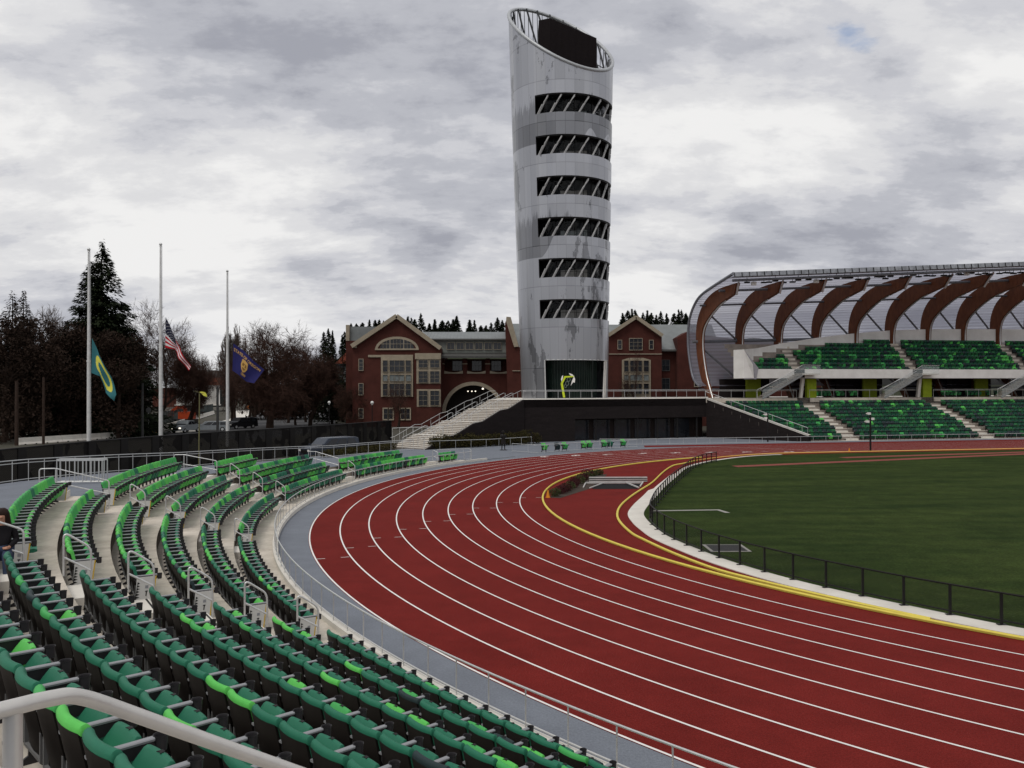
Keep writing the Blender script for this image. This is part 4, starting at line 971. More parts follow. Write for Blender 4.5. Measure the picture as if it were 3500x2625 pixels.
for i in range(30):
    f = i/29; c = Vector((-16.6, 74.5, 0))*(1-f)+Vector((-12.0, 84.0, 0))*f-Vector((-14, 82, 0)); leaf_cloud(m, (c.x, c.y, .30), (.6, .6, .42), 170, .075, rnd=hd)
m.build('foliage', BUSHO, hedge2)
# ================================================================== TOWER
TX, TY = 7.02, 112.0
tower = thing('lookout_tower', 'tall silver flaring cylinder tower with slanted open top and six window bands', 'tower', (TX, TY, ZC))
def tr_(z): return 5.70+(z-4.85)*.0300-.00008*(z-4.85)**2
def tcx(z): return -.27*(z-4.85)/43
def ztop(a): # a: 0 = towards the viewer, positive to the right
    x = 7.1*sin(a); y = -7.1*cos(a); return 53.1-.43*x+.80*y
def TP(a, z, dr=0): r = tr_(z)+dr; return Vector((tcx(z)+r*sin(a), -r*cos(a), z-ZC))
bands = [(15.05+5.2*i, 17.45+5.2*i) for i in range(6)]
BL0, BL1 = R(-34), R(101)
EN0, EN1, ENZ = R(-29), R(74), 9.78
PER = bpy.data.materials.new('perforated_panel'); PER.use_nodes = True; t_ = PER.node_tree; b = t_.nodes['Principled BSDF']
b.inputs['Roughness'].default_value = .30; b.inputs['Metallic'].default_value = .70
uvn = t_.nodes.new('ShaderNodeUVMap'); sp_ = t_.nodes.new('ShaderNodeSeparateXYZ'); t_.links.new(uvn.outputs[0], sp_.inputs[0])
fu = tm('FRACT', sp_.outputs[0]); fl = tm('FLOOR', sp_.outputs[0]); fv = tm('FRACT', sp_.outputs[1]); flv = tm('FLOOR', sp_.outputs[1])
seam = tm('MAXIMUM', tm('LESS_THAN', fu, .035), tm('LESS_THAN', fv, .018))
wn = t_.nodes.new('ShaderNodeTexWhiteNoise'); wn.noise_dimensions = '2D'; cb_ = t_.nodes.new('ShaderNodeCombineXYZ'); t_.links.new(fl, cb_.inputs[0]); t_.links.new(flv, cb_.inputs[1]); t_.links.new(cb_.outputs[0], wn.inputs[0])
def tn(scl, det, sc3, rough=.5, loc=(0,0,0)):
    mp_ = t_.nodes.new('ShaderNodeMapping'); mp_.inputs['Scale'].default_value = sc3; mp_.inputs['Location'].default_value = loc; t_.links.new(uvn.outputs[0], mp_.inputs[0])
    n_ = t_.nodes.new('ShaderNodeTexNoise'); n_.inputs['Scale'].default_value = scl; n_.inputs['Detail'].default_value = det; n_.inputs['Roughness'].default_value = rough; t_.links.new(mp_.outputs[0], n_.inputs[0]); return n_.outputs[0]
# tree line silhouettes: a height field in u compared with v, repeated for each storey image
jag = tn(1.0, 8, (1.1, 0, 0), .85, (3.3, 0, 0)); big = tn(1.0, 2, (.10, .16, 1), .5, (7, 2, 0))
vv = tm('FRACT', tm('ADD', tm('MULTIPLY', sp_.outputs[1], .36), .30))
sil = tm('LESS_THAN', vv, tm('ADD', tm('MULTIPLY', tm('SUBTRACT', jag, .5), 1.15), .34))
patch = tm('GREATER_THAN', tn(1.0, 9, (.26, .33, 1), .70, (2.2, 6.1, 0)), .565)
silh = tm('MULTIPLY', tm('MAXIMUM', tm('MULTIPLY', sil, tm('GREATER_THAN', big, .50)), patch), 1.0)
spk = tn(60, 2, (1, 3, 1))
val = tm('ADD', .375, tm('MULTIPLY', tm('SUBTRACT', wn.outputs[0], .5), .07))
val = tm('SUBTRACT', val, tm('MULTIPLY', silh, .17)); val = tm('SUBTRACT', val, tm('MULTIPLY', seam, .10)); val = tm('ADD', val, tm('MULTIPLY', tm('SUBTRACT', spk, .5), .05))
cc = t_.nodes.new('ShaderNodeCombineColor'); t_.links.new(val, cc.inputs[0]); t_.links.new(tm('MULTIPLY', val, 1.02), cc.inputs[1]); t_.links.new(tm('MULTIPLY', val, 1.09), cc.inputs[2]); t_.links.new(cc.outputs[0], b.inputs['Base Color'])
NA = 52
zl = [ZC, ENZ]+[12.4]+[z for bd in bands for z in bd]+[45.4]
angs = sorted(set([-pi+2*pi*i/NA for i in range(NA)]+[BL0, BL1, EN0, EN1])); angs = [a for i, a in enumerate(angs) if i == 0 or a-angs[i-1] > .004]
zl = sorted(set(zl)); nz_ = len(zl); EX = 4
m = MB(); m.uv = []
def tuv(a, z): return (a/(2*pi)*34+40, z/5.2+.33)
for a in angs+[angs[0]+2*pi]:
    for z in zl: m.v.append(tuple(TP(a, z))); m.uv.append(tuv(a, z))
    zt = ztop(a)
    for k in range(1, EX+1): z = zl[-1]+(zt-zl[-1])*k/EX; m.v.append(tuple(TP(a, z))); m.uv.append(tuv(a, z))
st_ = nz_+EX
for i in range(len(angs)):
    a = (angs[i]+(angs[i+1] if i+1 < len(angs) else angs[0]+2*pi))/2
    for k in range(st_-1):
        if k < nz_-1:
            zm = (zl[k]+zl[k+1])/2
            if BL0 < a < BL1 and any(z0 < zm < z1 for z0, z1 in bands): continue
            if EN0 < a < EN1 and zm < ENZ: continue
        elif abs(a) > R(97): continue
        m.f.append((i*st_+k, (i+1)*st_+k, (i+1)*st_+k+1, i*st_+k+1)); m.m.append(0)
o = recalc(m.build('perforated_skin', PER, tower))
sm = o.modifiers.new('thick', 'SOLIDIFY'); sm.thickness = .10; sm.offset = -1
# rim tube, horizontal frames of each window band
rim = [TP(2*pi*i/80, ztop(2*pi*i/80), -.05) for i in range(81)]
m = MB(); m.tube(rim, .24, 8, cap=False); smooth_angle(m.build('top_rim', mat('rim_metal', (.42, .435, .45), .45, .3), tower), 60)
for z0, z1 in bands:
    m = MB()
    for zz_, dz in ((z1, .16), (z0-.02, -.0)):
        A_1 = []; 
        n_ = 40
        for dr, dd in ((.03, 0),):
            a_ = [TP(BL0+(BL1-BL0)*i/n_, zz_-.16, -.10) for i in range(n_+1)]; b_ = [TP(BL0+(BL1-BL0)*i/n_, zz_-.16, -1.0) for i in range(n_+1)]
            c_ = [TP(BL0+(BL1-BL0)*i/n_, zz_+.03, -.10) for i in range(n_+1)]
            m.strip(a_, b_); m.strip(c_, a_)
    recalc(m.build('window_frame', BLK, tower))
m = MB()
for zz_ in [ZC+.01]+[b0 for b0, b1 in bands]+[44.6]:
    ring = [TP(2*pi*i/48, zz_-.55, -1.1) for i in range(48)]; r2_ = [TP(2*pi*i/48, zz_-.18, -1.1) for i in range(48)]
    m.loft([ring, r2_])
recalc(m.build('floor_slab', mat('slab_grey', (.05, .05, .052), .8), tower))
# inner glazed drum
FIN = mat('fin_grey', (.42, .42, .42), .5)
GLT = bpy.data.materials.new('tower_glass'); GLT.use_nodes = True; b = GLT.node_tree.nodes['Principled BSDF']; b.inputs['Base Color'].default_value = (.02, .024, .028, 1); b.inputs['Roughness'].default_value = .08; b.inputs['Alpha'].default_value = .28
for z0, z1 in bands:
    m = MB(); ring = [TP(2*pi*i/40, z0-.1, -1.25) for i in range(40)]; r2_ = [TP(2*pi*i/40, z1+.3, -1.25) for i in range(40)]; m.loft([ring, r2_], cap=False); m.build('glazing', GLT, tower)
    m = MB()
    for i in range(26):
        a = -pi+2*pi*i/26; m.beam(TP(a, z0-.1, -1.22), TP(a, z1+.2, -1.22), .07, .07)
    m.tube([TP(2*pi*i/40, z0+.85, -1.22) for i in range(41)], .03, 4, cap=False)
    m.build('mullions', BLK, tower)
    # solid core and a few panels inside
    m = MB(); m.box((-3.6, -1.6, z0-ZC-.2), (1.2, 2.4, z1-ZC+.4)); m.build('core_wall', DARK, tower)
    rc = random.Random(int(z0)); m = MB()
    m.box((-.6, -2.6, z0-ZC), (1.4, -2.5, z0-ZC+1.35)); m.box((1.5, -2.2, z0-ZC), (2.9, -2.1, z0-ZC+1.5)); m.build('interior_wall', mat('interior_pale', (.45, .50, .50) if rc.random() < .5 else (.60, .58, .54), .7), tower)
    m = MB()
    for a, s_ in ((R(150), 1), (R(120), -1), (R(95), 1), (R(60), 1)): m.beam(TP(a, z0-.1, -1.5), TP(a+s_*.3, z1+.2, -1.5), .22, .22)
    m.build('interior_brace', BLK, tower)
    # slanting louvre blades in front of the glass
    for i, a in enumerate((R(-31), R(-16), R(-1), R(16), R(34), R(52), R(72))):
        m = MB(); a2 = a+R(12.5); ns = 6; L1 = []; L2 = []
        for q in range(ns+1):
            f = q/ns; aa = a+(a2-a)*f; zz_ = z0-.02+(z1-z0)*f; L1.append(TP(aa-.014, zz_, -.12)); L2.append(TP(aa+.014, zz_, -.12))
        L3 = [TP(0, 0, 0)*0+p*1.0 for p in L2]
        m.beam(TP(a, z0-.05, -.22), TP(a2, z1-.12, -.22), .20, .14)
        m.beam(TP(a-.012, z0+.0, -.12), TP(a+R(6)-.012, z0+1.15, -.12), .12, .10); m.beam(TP(a+R(6)+.02, z0+1.35, -.12), TP(a2-.02+.012, z1-.35, -.12), .10, .10)
        m.build('slanted_fin', FIN, tower)
# crown lattice and plant screen
m = MB()
for i in range(56):
    a = -pi+2*pi*i/56; m.beam(TP(a, 45.2, -.35), TP(a, ztop(a)-.1, -.28), .07, .07)
for i in range(22):
    a = -pi+2*pi*i/22
    for q in range(5):
        f0, f1 = q/5, (q+1)/5; a0_, a1_ = a+f0*.75, a+f1*.75; m.beam(TP(a0_, 45.2+(ztop(a0_)-45.2)*f0, -.5), TP(a1_, 45.2+(ztop(a1_)-45.2)*f1, -.5), .18, .18)
for f in (.33, .66):
    m.tube([TP(2*pi*i/60, 45.2+(ztop(2*pi*i/60)-45.2)*f, -.4) for i in range(61)], .07, 5, cap=False)
m.build('crown_lattice', mat('crown_grey', (.07, .073, .078), .5), tower)
m = MB()
C_ = [(-3.3, -1.2), (-1.9, -3.0), (4.0, -4.1), (4.0, 2.5), (-3.3, 3.0)]
zt_ = [56.2, 55.7, 52.6, 53.4, 56.6]; n = 5
m.add([(x, y, 44-ZC) for x, y in C_]+[(x, y, z-ZC-1.2) for (x, y), z in zip(C_, zt_)], [tuple(range(5)), tuple(range(5, 10))]+[(i, (i+1) % 5, 5+(i+1) % 5, 5+i) for i in range(5)]); recalc(m.build('plant_screen', mat('screen_black', (.010, .007, .008), .95), tower))
m = MB()
for i in range(40):
    f = i/39; x = -1.9+5.9*f; y = -3.05-1.1*f; z = 55.7+(52.6-55.7)*f-1.2; m.box((x-.03, y-.03, 44-ZC), (x+.03, y, z-ZC))
for i in range(12):
    f = i/11; x = -3.3+1.4*f; y = -1.22-1.8*f; z = 56.2-.5*f-1.2; m.box((x-.03, y-.03, 44-ZC), (x+.03, y, z-ZC))
m.build('screen_louvres', mat('louvre_black', (.016, .012, .013), .9), tower)
# entrance: dark glass, mullions, portal frame, posts
m = MB(); n_ = 30
a_ = [TP(EN0-.1+(EN1-EN0+.3)*i/n_, ZC+.01, -1.4) for i in range(n_+1)]; b_ = [TP(EN0-.1+(EN1-EN0+.3)*i/n_, ENZ+.3, -1.4) for i in range(n_+1)]; m.strip(a_, b_)
recalc(m.build('entrance_glass', mat('green_black_glass', (.008, .014, .012), .15, var=.5, scale=.6), tower))
m = MB()
for i in range(1, 22):
    a = EN0+(EN1-EN0)*i/22; m.beam(TP(a, ZC, -1.36), TP(a, ENZ-.05, -1.36), .05, .05)
m.build('entrance_mullions', mat('mullion_green', (.02, .03, .027), .5), tower)
for a in (R(64), R(71), R(79)):
    m = MB(); m.tube([TP(a, ZC, -.25), TP(a, ENZ+.1, -.15)], .10, 8); smooth_angle(m.build('entrance_post', WHITE, tower), 50)
m = MB(); m.tube([TP(EN0, ZC, -.06), TP(EN0, ENZ, -.06)], .09, 4); m.tube([TP(EN0+(EN1-EN0)*i/24, ENZ+.02, -.06) for i in range(25)], .08, 4); m.build('entrance_frame', STEEL, tower)
m = MB(); m.add([TP(a, ENZ-.02, -.08) for a in (EN0, EN0+.35, EN0+.7, EN0+1.05, EN0+1.4, EN1)]+[TP(a, ENZ-.02, -2.5) for a in (EN1, EN0+1.4, EN0+1.05, EN0+.7, EN0+.35, EN0)], [tuple(range(12))]); m.build('entrance_ceiling', DARK, tower)
# lime and white emblem sculpture at the entrance
ex = thing('sculpture', 'lime green bent post with white curved shards standing before the dark tower entrance', 'sculpture', at(1928, 1362, 105.2)); e0 = at(1928, 1362, 105.2)
def EP(x, y, dy=0): q = at(x, y, 105.2+dy); return q-e0
Zm = lambda x, y: (1650+x/2.2127, 650+y/2.2127)
m = MB(); m.prism([EP(*Zm(*q)) for q in ((608,1568),(624,1568),(606,1462),(596,1446),(590,1462))], (0, .25, 0)); m.prism([EP(*Zm(*q)) for q in ((590,1462),(606,1462),(628,1418),(690,1413),(693,1404),(618,1406))], (0, .25, 0)); recalc(m.build('bent_post', mat('lime_post', (.50, .60, .03), .5), ex))
m = MB(); m.prism([EP(*Zm(*q)) for q in ((666,1478),(676,1440),(690,1408),(699,1428),(696,1456),(684,1452))], (0, .2, 0)); m.prism([EP(*Zm(*q)) for q in ((652,1383),(678,1392),(692,1410),(676,1408),(660,1398))], (0, .2, 0)); m.prism([EP(*Zm(*q)) for q in ((592,1430),(600,1404),(608,1400),(606,1424),(597,1447))], (0, .2, 0)); recalc(m.build('white_shard', LINE, ex))
m = MB()
for (x, y, rx, ry) in ((650, 1432, 12, 14), (638, 1462, 12, 15), (625, 1482, 9, 11)):
    pts = [EP(*Zm(x+rx*cos(2*pi*i/14), y+ry*sin(2*pi*i/14)), .1) for i in range(15)]; m.tube(pts, .045, 5, cap=False)
m.build('loop_ornament', mat('loop_grey', (.12, .15, .13), .5), ex)
# ================================================================== BRICK BUILDINGS
def Zq(x, y): return (1100+x/1.7015, 1000+y/1.7015)
class Facade:
    def __init__(f, root, Y, ox): f.r = root; f.Y = Y; f.o = Vector(root.location)
    def P(f, x, y, dy=0): return at(*Zq(x, y), f.Y)+Vector((0, dy, 0))-f.o
    def G(f, x, dy=0): p = at(*Zq(x, 700), f.Y); return Vector((p.x, p.y+dy, -.36))-f.o
    def slab(f, name, pts, depth, mt, dy=0):
        m = MB(); m.prism([f.P(x, y, dy) if y is not None else f.G(x, dy) for x, y in pts], (0, depth, 0)); return recalc(m.build(name, mt, f.r))
    def bars(f, m, x0, y0, x1, y1, dy, th): a = f.P(x0, y0, dy); b = f.P(x1, y1, dy); m.box((min(a.x, b.x), a.y-th, min(a.z, b.z)), (max(a.x, b.x), a.y, max(a.z, b.z)))
    def win(f, x0, y0, x1, y1, nx=2, ny=3, dy=0, fr=2.0, mt=None, gl=None):
        m = MB(); t = .55
        f.bars(m, x0-fr, y0-fr, x0, y1+fr, dy, .18); f.bars(m, x1, y0-fr, x1+fr, y1+fr, dy, .18); f.bars(m, x0, y0-fr, x1, y0, dy, .17); f.bars(m, x0, y1, x1, y1+fr, dy, .22)
        for i in range(1, nx): xx = x0+(x1-x0)*i/nx; f.bars(m, xx-t, y0, xx+t, y1, dy, .12)
        for i in range(1, ny): yy = y0+(y1-y0)*i/ny; f.bars(m, x0, yy-t, x1, yy+t, dy, .115)
        w_o = m.build('window', mt or STONE, f.r); g = MB(); f.bars(g, x0, y0, x1, y1, dy, .05); g.build('pane', gl or GLASSD, w_o); return w_o
GLB = mat('pale_blind_glass', (.16, .18, .18), .3, var=.3, scale=.8); DKF = mat('dark_window_frame', (.10, .10, .095), .6)
hall = thing('brick_building', 'large red brick hall with cream gable, arched entrance and pale metal roof', 'building', (-22, 147, -.36))
F = Facade(hall, 146, 0); F2 = Facade(hall, 150, 0)
F.slab('wall', [(178, None), (178, 312), (437, 142), (690, 322), (690, None)], 16, BRICK)
F2.slab('wall', [(140, None), (140, 280), (260, 280), (260, None)], 12, BRICK)
F2.slab('corner_stone', [(140, 280), (140, 188), (160, 188), (160, 280)], .8, STONE, -.1)
F2.slab('roof', [(160, 280), (160, 196), (420, 198), (420, 280)], 4, SLATE, .6)
m = MB(); m.add([F2.P(540, 213, 7), F2.P(1078, 213, 7), F2.P(1092, 270, -.4), F2.P(560, 270, -.4)], [(0,1,2,3)]); m.add([F2.P(540, 213, 7), F2.P(1078, 213, 7), F2.P(1092, 270, 14), F2.P(560, 270, 14)], [(0,1,2,3)]); recalc(m.build('roof', SLATE, hall))
m = MB()
for i in range(1, 26): m.beam(F2.P(560+i*20, 213, 6.98), F2.P(560+i*20+14*i/26, 270, -.42), .05, .05)
m.build('roof_seam', SLATE, hall)
F2.slab('eave', [(640, 278), (640, 269), (1095, 269), (1095, 278)], 1.2, DKF, -.6)
F2.slab('upper_wall', [(640, 350), (640, 279), (1095, 279), (1095, 350)], 8, mat('grey_render', (.17, .18, .165), .8))
for x0 in (729, 784, 838, 892, 947, 1000): F2.win(x0, 292, x0+42, 331, 2, 1, 0, 2, STONE)
m = MB(); m.add([F2.P(690, 350, .5), F2.P(1100, 350, .5), F2.P(1112, 372, -2.4), F2.P(690, 372, -2.4)], [(0,1,2,3)]); m.prism([F2.P(690, 372, -2.4), F2.P(1112, 372, -2.4), F2.P(1112, 383, -2.4), F2.P(690, 383, -2.4)], (0, .4, 0)); recalc(m.build('lower_roof', mat('lower_roof_grey', (.075, .075, .072), .7), hall))
# link wall with arch and loggia
cxA, cyA, rA = 880, 699, 160
arch = [(cxA-rA*cos(R(t)), cyA-rA*sin(R(t))) for t in range(0, 181, 6)]
m = MB(); W_ = [(690, None), (690, 472), (1112, 472), (1112, None)]
pts = [F2.G(690), F2.P(690, 472), F2.P(1112, 472), F2.G(1112), F2.G(cxA+rA)]+[F2.P(x, y) for x, y in arch[::-1]]+[F2.G(cxA-rA)]
import bmesh as _bm
def ngon_slab(name, pts, depth, mt, parent):
    b = _bm.new(); vs = [b.verts.new(p) for p in pts]; f = b.faces.new(vs); r_ = _bm.ops.extrude_face_region(b, geom=[f]); nv = [g for g in r_['geom'] if isinstance(g, _bm.types.BMVert)]
    for v in nv: v.co.y += depth
    _bm.ops.triangulate(b, faces=b.faces[:]); _bm.ops.recalc_face_normals(b, faces=b.faces[:]); me = bpy.data.meshes.new(name); b.to_mesh(me); b.free(); me.materials.append(mt)
    o = bpy.data.objects.new(name, me); col.objects.link(o); o.parent = parent; return o
ngon_slab('link_wall', pts, 1.2, BRICK, hall)
for x0, x1 in ((690, 712), (820, 845), (952, 977), (1082, 1112)): F2.slab('pier', [(x0, 472), (x0, 383), (x1, 383), (x1, 472)], .9, BRICK)
for x0, x1 in ((690, 712), (820, 845), (952, 977), (1082, 1112)): F2.slab('pier_cap', [(x0-2, 417), (x0-2, 412), (x1+2, 412), (x1+2, 417)], 1.1, STONE, -.12)
for x0, x1 in ((712, 820), (845, 952), (977, 1082)):
    n = 8; F2.slab('curved_sill', [(x0, 471), (x0, 455)]+[(x0+(x1-x0)*i/n, 455+9*sin(pi*i/n)) for i in range(1, n)]+[(x1, 455), (x1, 471)], .5, STONE, -.08)
F2.slab('loggia_back', [(700, 472), (700, 383), (1100, 383), (1100, 472)], .3, mat('loggia_brick', (.06, .022, .016), .9), 2.6)
for x0 in (755, 870, 985): F2.win(x0, 395, x0+55, 452, 3, 2, 2.58, 1.5, DKF)
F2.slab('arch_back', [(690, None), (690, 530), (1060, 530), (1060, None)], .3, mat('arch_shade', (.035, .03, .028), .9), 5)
ro = 181
m = MB(); n = len(arch)
oa = [(cxA-ro*cos(R(t)), cyA-ro*sin(R(t))) for t in range(0, 181, 6)]
for i in range(n-1):
    a_, b_, c_, d_ = arch[i], arch[i+1], oa[i+1], oa[i]; m.prism([F2.P(a_[0], a_[1], -.15), F2.P(b_[0], b_[1], -.15), F2.P(c_[0], c_[1], -.15), F2.P(d_[0], d_[1], -.15)], (0, 1.0, 0))
recalc(m.build('arch_ring', STONE, hall))
LAMPM = bpy.data.materials.new('lit_lamp'); LAMPM.use_nodes = True; LAMPM.node_tree.nodes['Principled BSDF'].inputs['Emission Color'].default_value = (1, .9, .75, 1); LAMPM.node_tree.nodes['Principled BSDF'].inputs['Emission Strength'].default_value = 1.6
for x, y, r_ in ((845, 574, .13), (868, 574, .13), (889, 574, .13), (933, 559, .2)):
    p = F2.P(x, y, 3); m = MB(); m.lathe([(0, -r_), (r_*.8, -r_*.5), (r_, 0), (r_*.8, r_*.5), (0, r_)], 8, tuple(p)); m.build('entrance_lamp', LAMPM, hall)
# right end of the link: stepped brick pier and cream raking parapet
F2.slab('end_wall', [(1088, None), (1066, 186), (1076, 160), (1098, 160), (1146, 322), (1160, 322), (1160, None)], 10, BRICK, -3)
F2.slab('raking_coping', [(1072, 175), (1074, 150), (1099, 152), (1144, 320), (1118, 322)], .7, STONE, -3.4)
F2.slab('stone_band', [(1108, 459), (1108, 455), (1162, 455), (1162, 459)], .2, STONE, -3.2)
m = MB(); m.add([F2.P(1100, 160, 8), F2.P(1300, 160, 8), F2.P(1300, 330, -1), F2.P(1150, 330, -1)], [(0,1,2,3)]); recalc(m.build('roof', SLATE, hall))
# gable trim and windows
for a_, b_ in (((176, 313), (437, 137)), ((437, 137), (692, 325))):
    m = MB(); m.beam(F.P(*a_, -.2), F.P(*b_, -.2), 1.0, .72, None, (0, 0, 1)); m.build('gable_coping', STONE, hall)
F.slab('coping_return', [(176, 322), (176, 306), (204, 306), (204, 322)], .8, STONE, -.3)
m = MB(); n = 16
for i in range(n):
    t0, t1 = pi*i/n, pi*(i+1)/n; m.prism([F.P(437-r1*cos(t), 332-r2*sin(t), -.12) for r1, r2, t in ((112, 62, t0), (112, 62, t1), (127, 76, t1), (127, 76, t0))], (0, .3, 0))
F.bars(m, 310, 326, 564, 334, -.12, .12)
recalc(m.build('lunette_surround', STONE, hall))
lun = F.slab('lunette_window', [(437-100*cos(pi*i/16), 326-58*sin(pi*i/16)) for i in range(17)], .05, GLASSD, -.06)
m = MB()
for i in range(1, 10): xx = 337+20*i; h_ = 58*sqrt(max(0, 1-((xx-437)/100)**2)); F.bars(m, xx-.6-(1.6 if i in (3, 7) else 0), 326-h_, xx+.6+(1.6 if i in (3, 7) else 0), 326, -.09, .06)
F.bars(m, 345, 298, 530, 299.4, -.09, .055); m.build('muntins', STONE, lun)
F.slab('bay_surround', [(345, 606), (345, 362), (531, 362), (531, 606)], .25, STONE, -.25)
F.slab('stone_band', [(270, 376), (270, 363), (345, 363), (345, 376)], .2, STONE, -.2)
F.slab('bay_surround', [(553, 530), (553, 386), (692, 386), (692, 530)], .7, STONE, -.7)
F.slab('bay_cornice', [(545, 388), (545, 354), (694, 354), (694, 388)], .9, STONE, -.9)
F.slab('bay_surround', [(555, 664), (555, 562), (692, 562), (692, 664)], .7, STONE, -.7)
F.slab('bay_brick', [(553, None), (553, 666), (692, 666), (692, None)], .66, BRICK, -.66); F.slab('bay_brick', [(553, 562), (553, 531), (692, 531), (692, 562)], .66, BRICK, -.66)
for x0, x1, nx in ((357, 384, 1), (396, 480, 3), (490, 519, 1)):
    F.win(x0, 395, x1, 461, nx, 2, -.25, 1.2); F.win(x0, 530, x1, 600, nx, 2, -.25, 1.2); F.win(x0, 479, x1, 515, nx, 1, -.25, 1.0, STONE, GLB)
for x0 in (566, 633):
    F.win(x0, 393, x0+52, 437, 2, 2, -.7, 1.3); F.win(x0, 458, x0+52, 524, 2, 3, -.7, 1.3); F.win(x0+1, 571, x0+51, 655, 2, 3, -.7, 1.3)
for y0, y1 in ((388, 452), (530, 594), (675, 730)): F.win(217, y0, 240, y1, 1, 3, 0, 3)
for x0 in (361, 460): F.win(x0, 676, x0+22, 735, 1, 2, 0, 7); F.win(x0+30, 676, x0+52, 735, 1, 2, 0, 7)
# right hand brick wing
wing = thing('brick_building', 'red brick wing with a cream edged gable between the tower and the far stand', 'building', (9, 145, -.36))
G_ = Facade(wing, 145, 0)
G_.slab('wall', [(1667, None), (1667, 254), (1825, 150), (1977, 254), (1977, None)], 14, BRICK)
for a_, b_ in (((1664, 250), (1825, 143)), ((1825, 143), (1979, 252))):
    m = MB(); m.beam(G_.P(*a_, -.2), G_.P(*b_, -.2), 1.0, .6, None, (0, 0, 1)); m.build('gable_coping', STONE, wing)
m = MB(); m.add([G_.P(1600, 165, 8), G_.P(2330, 165, 8), G_.P(2330, 332, 1), G_.P(1600, 332, 1)], [(0,1,2,3)]); m.add([G_.P(1825, 146, .6), G_.P(1977, 256, .6), G_.P(1977, 256, 5), G_.P(1825, 150, 9)], [(0,1,2,3)]); m.add([G_.P(1825, 146, .6), G_.P(1667, 256, .6), G_.P(1667, 256, 5), G_.P(1825, 150, 9)], [(0,1,2,3)]); recalc(m.build('roof', SLATE, wing))
G_.slab('eave', [(1977, 340), (1977, 330), (2065, 330), (2065, 340)], 1, DKF, .4)
G_.slab('wall', [(1977, None), (1977, 338), (2065, 338), (2065, None)], 10, BRICK, 1.5)
G_.slab('wall', [(2065, None), (2065, 262), (2130, 225), (2230, 250), (2900, 330), (2900, None)], 12, BRICK, -.4)
G_.slab('stone_band', [(1667, 360), (1667, 355), (1977, 355), (1977, 360)], .15, STONE, -.15)
for x0, x1, y0, y1, nx, ny in ((1722, 1743, 278, 328, 1, 2), (1905, 1926, 278, 328, 1, 2), (1789, 1862, 268, 333, 3, 3)): G_.win(x0, y0, x1, y1, nx, ny, 0, 3)
G_.slab('bay_surround', [(1745, None), (1745, 392), (1785, 380), (1870, 380), (1912, 392), (1912, None)], .2, STONE, -.2)
for x0, x1, nx in ((1757, 1782, 1), (1792, 1860, 3), (1871, 1900, 1)):
    for y0, y1 in ((396, 460), (530, 590)): G_.win(x0, y0, x1, y1, nx, 2, -.2, 1.2)
    G_.win(x0, 478, x1, 512, 1, 1, -.2, 1.2, STONE, GLB)
G_.win(1988, 392, 2030, 452, 2, 2, 1.5, 2.5, DKF); G_.win(1988, 500, 2030, 560, 2, 2, 1.5, 2.5, DKF)
for x0 in (2165, 2330, 2520, 2700):
    G_.win(x0, 470, x0+34, 545, 2, 3, -.4, 4); G_.win(x0+60, 470, x0+94, 545, 2, 3, -.4, 4)
# ================================================================== TREES
def branches(rnd, L0, r0, lv, spread=.62, up=.25, kids=(3, 5), ratio=.68, bend=.12, start=None):
    seg = []
    def grow(p, d, ln, r, k):
        n = 3 if k < 4 else 2; q = p; dd = d.copy(); rr = r
        for i in range(n):
            dd = (dd+Vector((rnd.gauss(0, bend), rnd.gauss(0, bend), rnd.gauss(0, bend)+up*.08*(1 if k else 0)))).normalized(); nx = q+dd*ln/n; r2 = rr*.88; seg.append((q, nx, rr, r2, k)); q = nx; rr = r2
            if k < lv and k > 0 and i < n-1:
                a = rnd.uniform(0, 6.28); o_ = dd.orthogonal().normalized(); o2 = dd.cross(o_); s_ = o_*cos(a)+o2*sin(a)
                grow(q, (dd*(1-spread*.5)+s_*spread+Vector((0, 0, up*.3))).normalized(), ln*ratio*rnd.uniform(.6, .95), rr*.55, k+1)
        if k < lv:
            m_ = rnd.randint(*kids); a0 = rnd.uniform(0, 6.28)
            for i in range(m_):
                a = a0+6.28*i/m_+rnd.uniform(-.4, .4); o_ = dd.orthogonal().normalized(); o2 = dd.cross(o_); s_ = o_*cos(a)+o2*sin(a); sp = spread*rnd.uniform(.6, 1.3)
                grow(q, (dd+s_*sp+Vector((0, 0, up*.2))).normalized(), ln*ratio*rnd.uniform(.8, 1.2), rr*.66, k+1)
    grow(Vector((0, 0, 0)), Vector((0, 0, 1)), L0, r0, 0); return seg
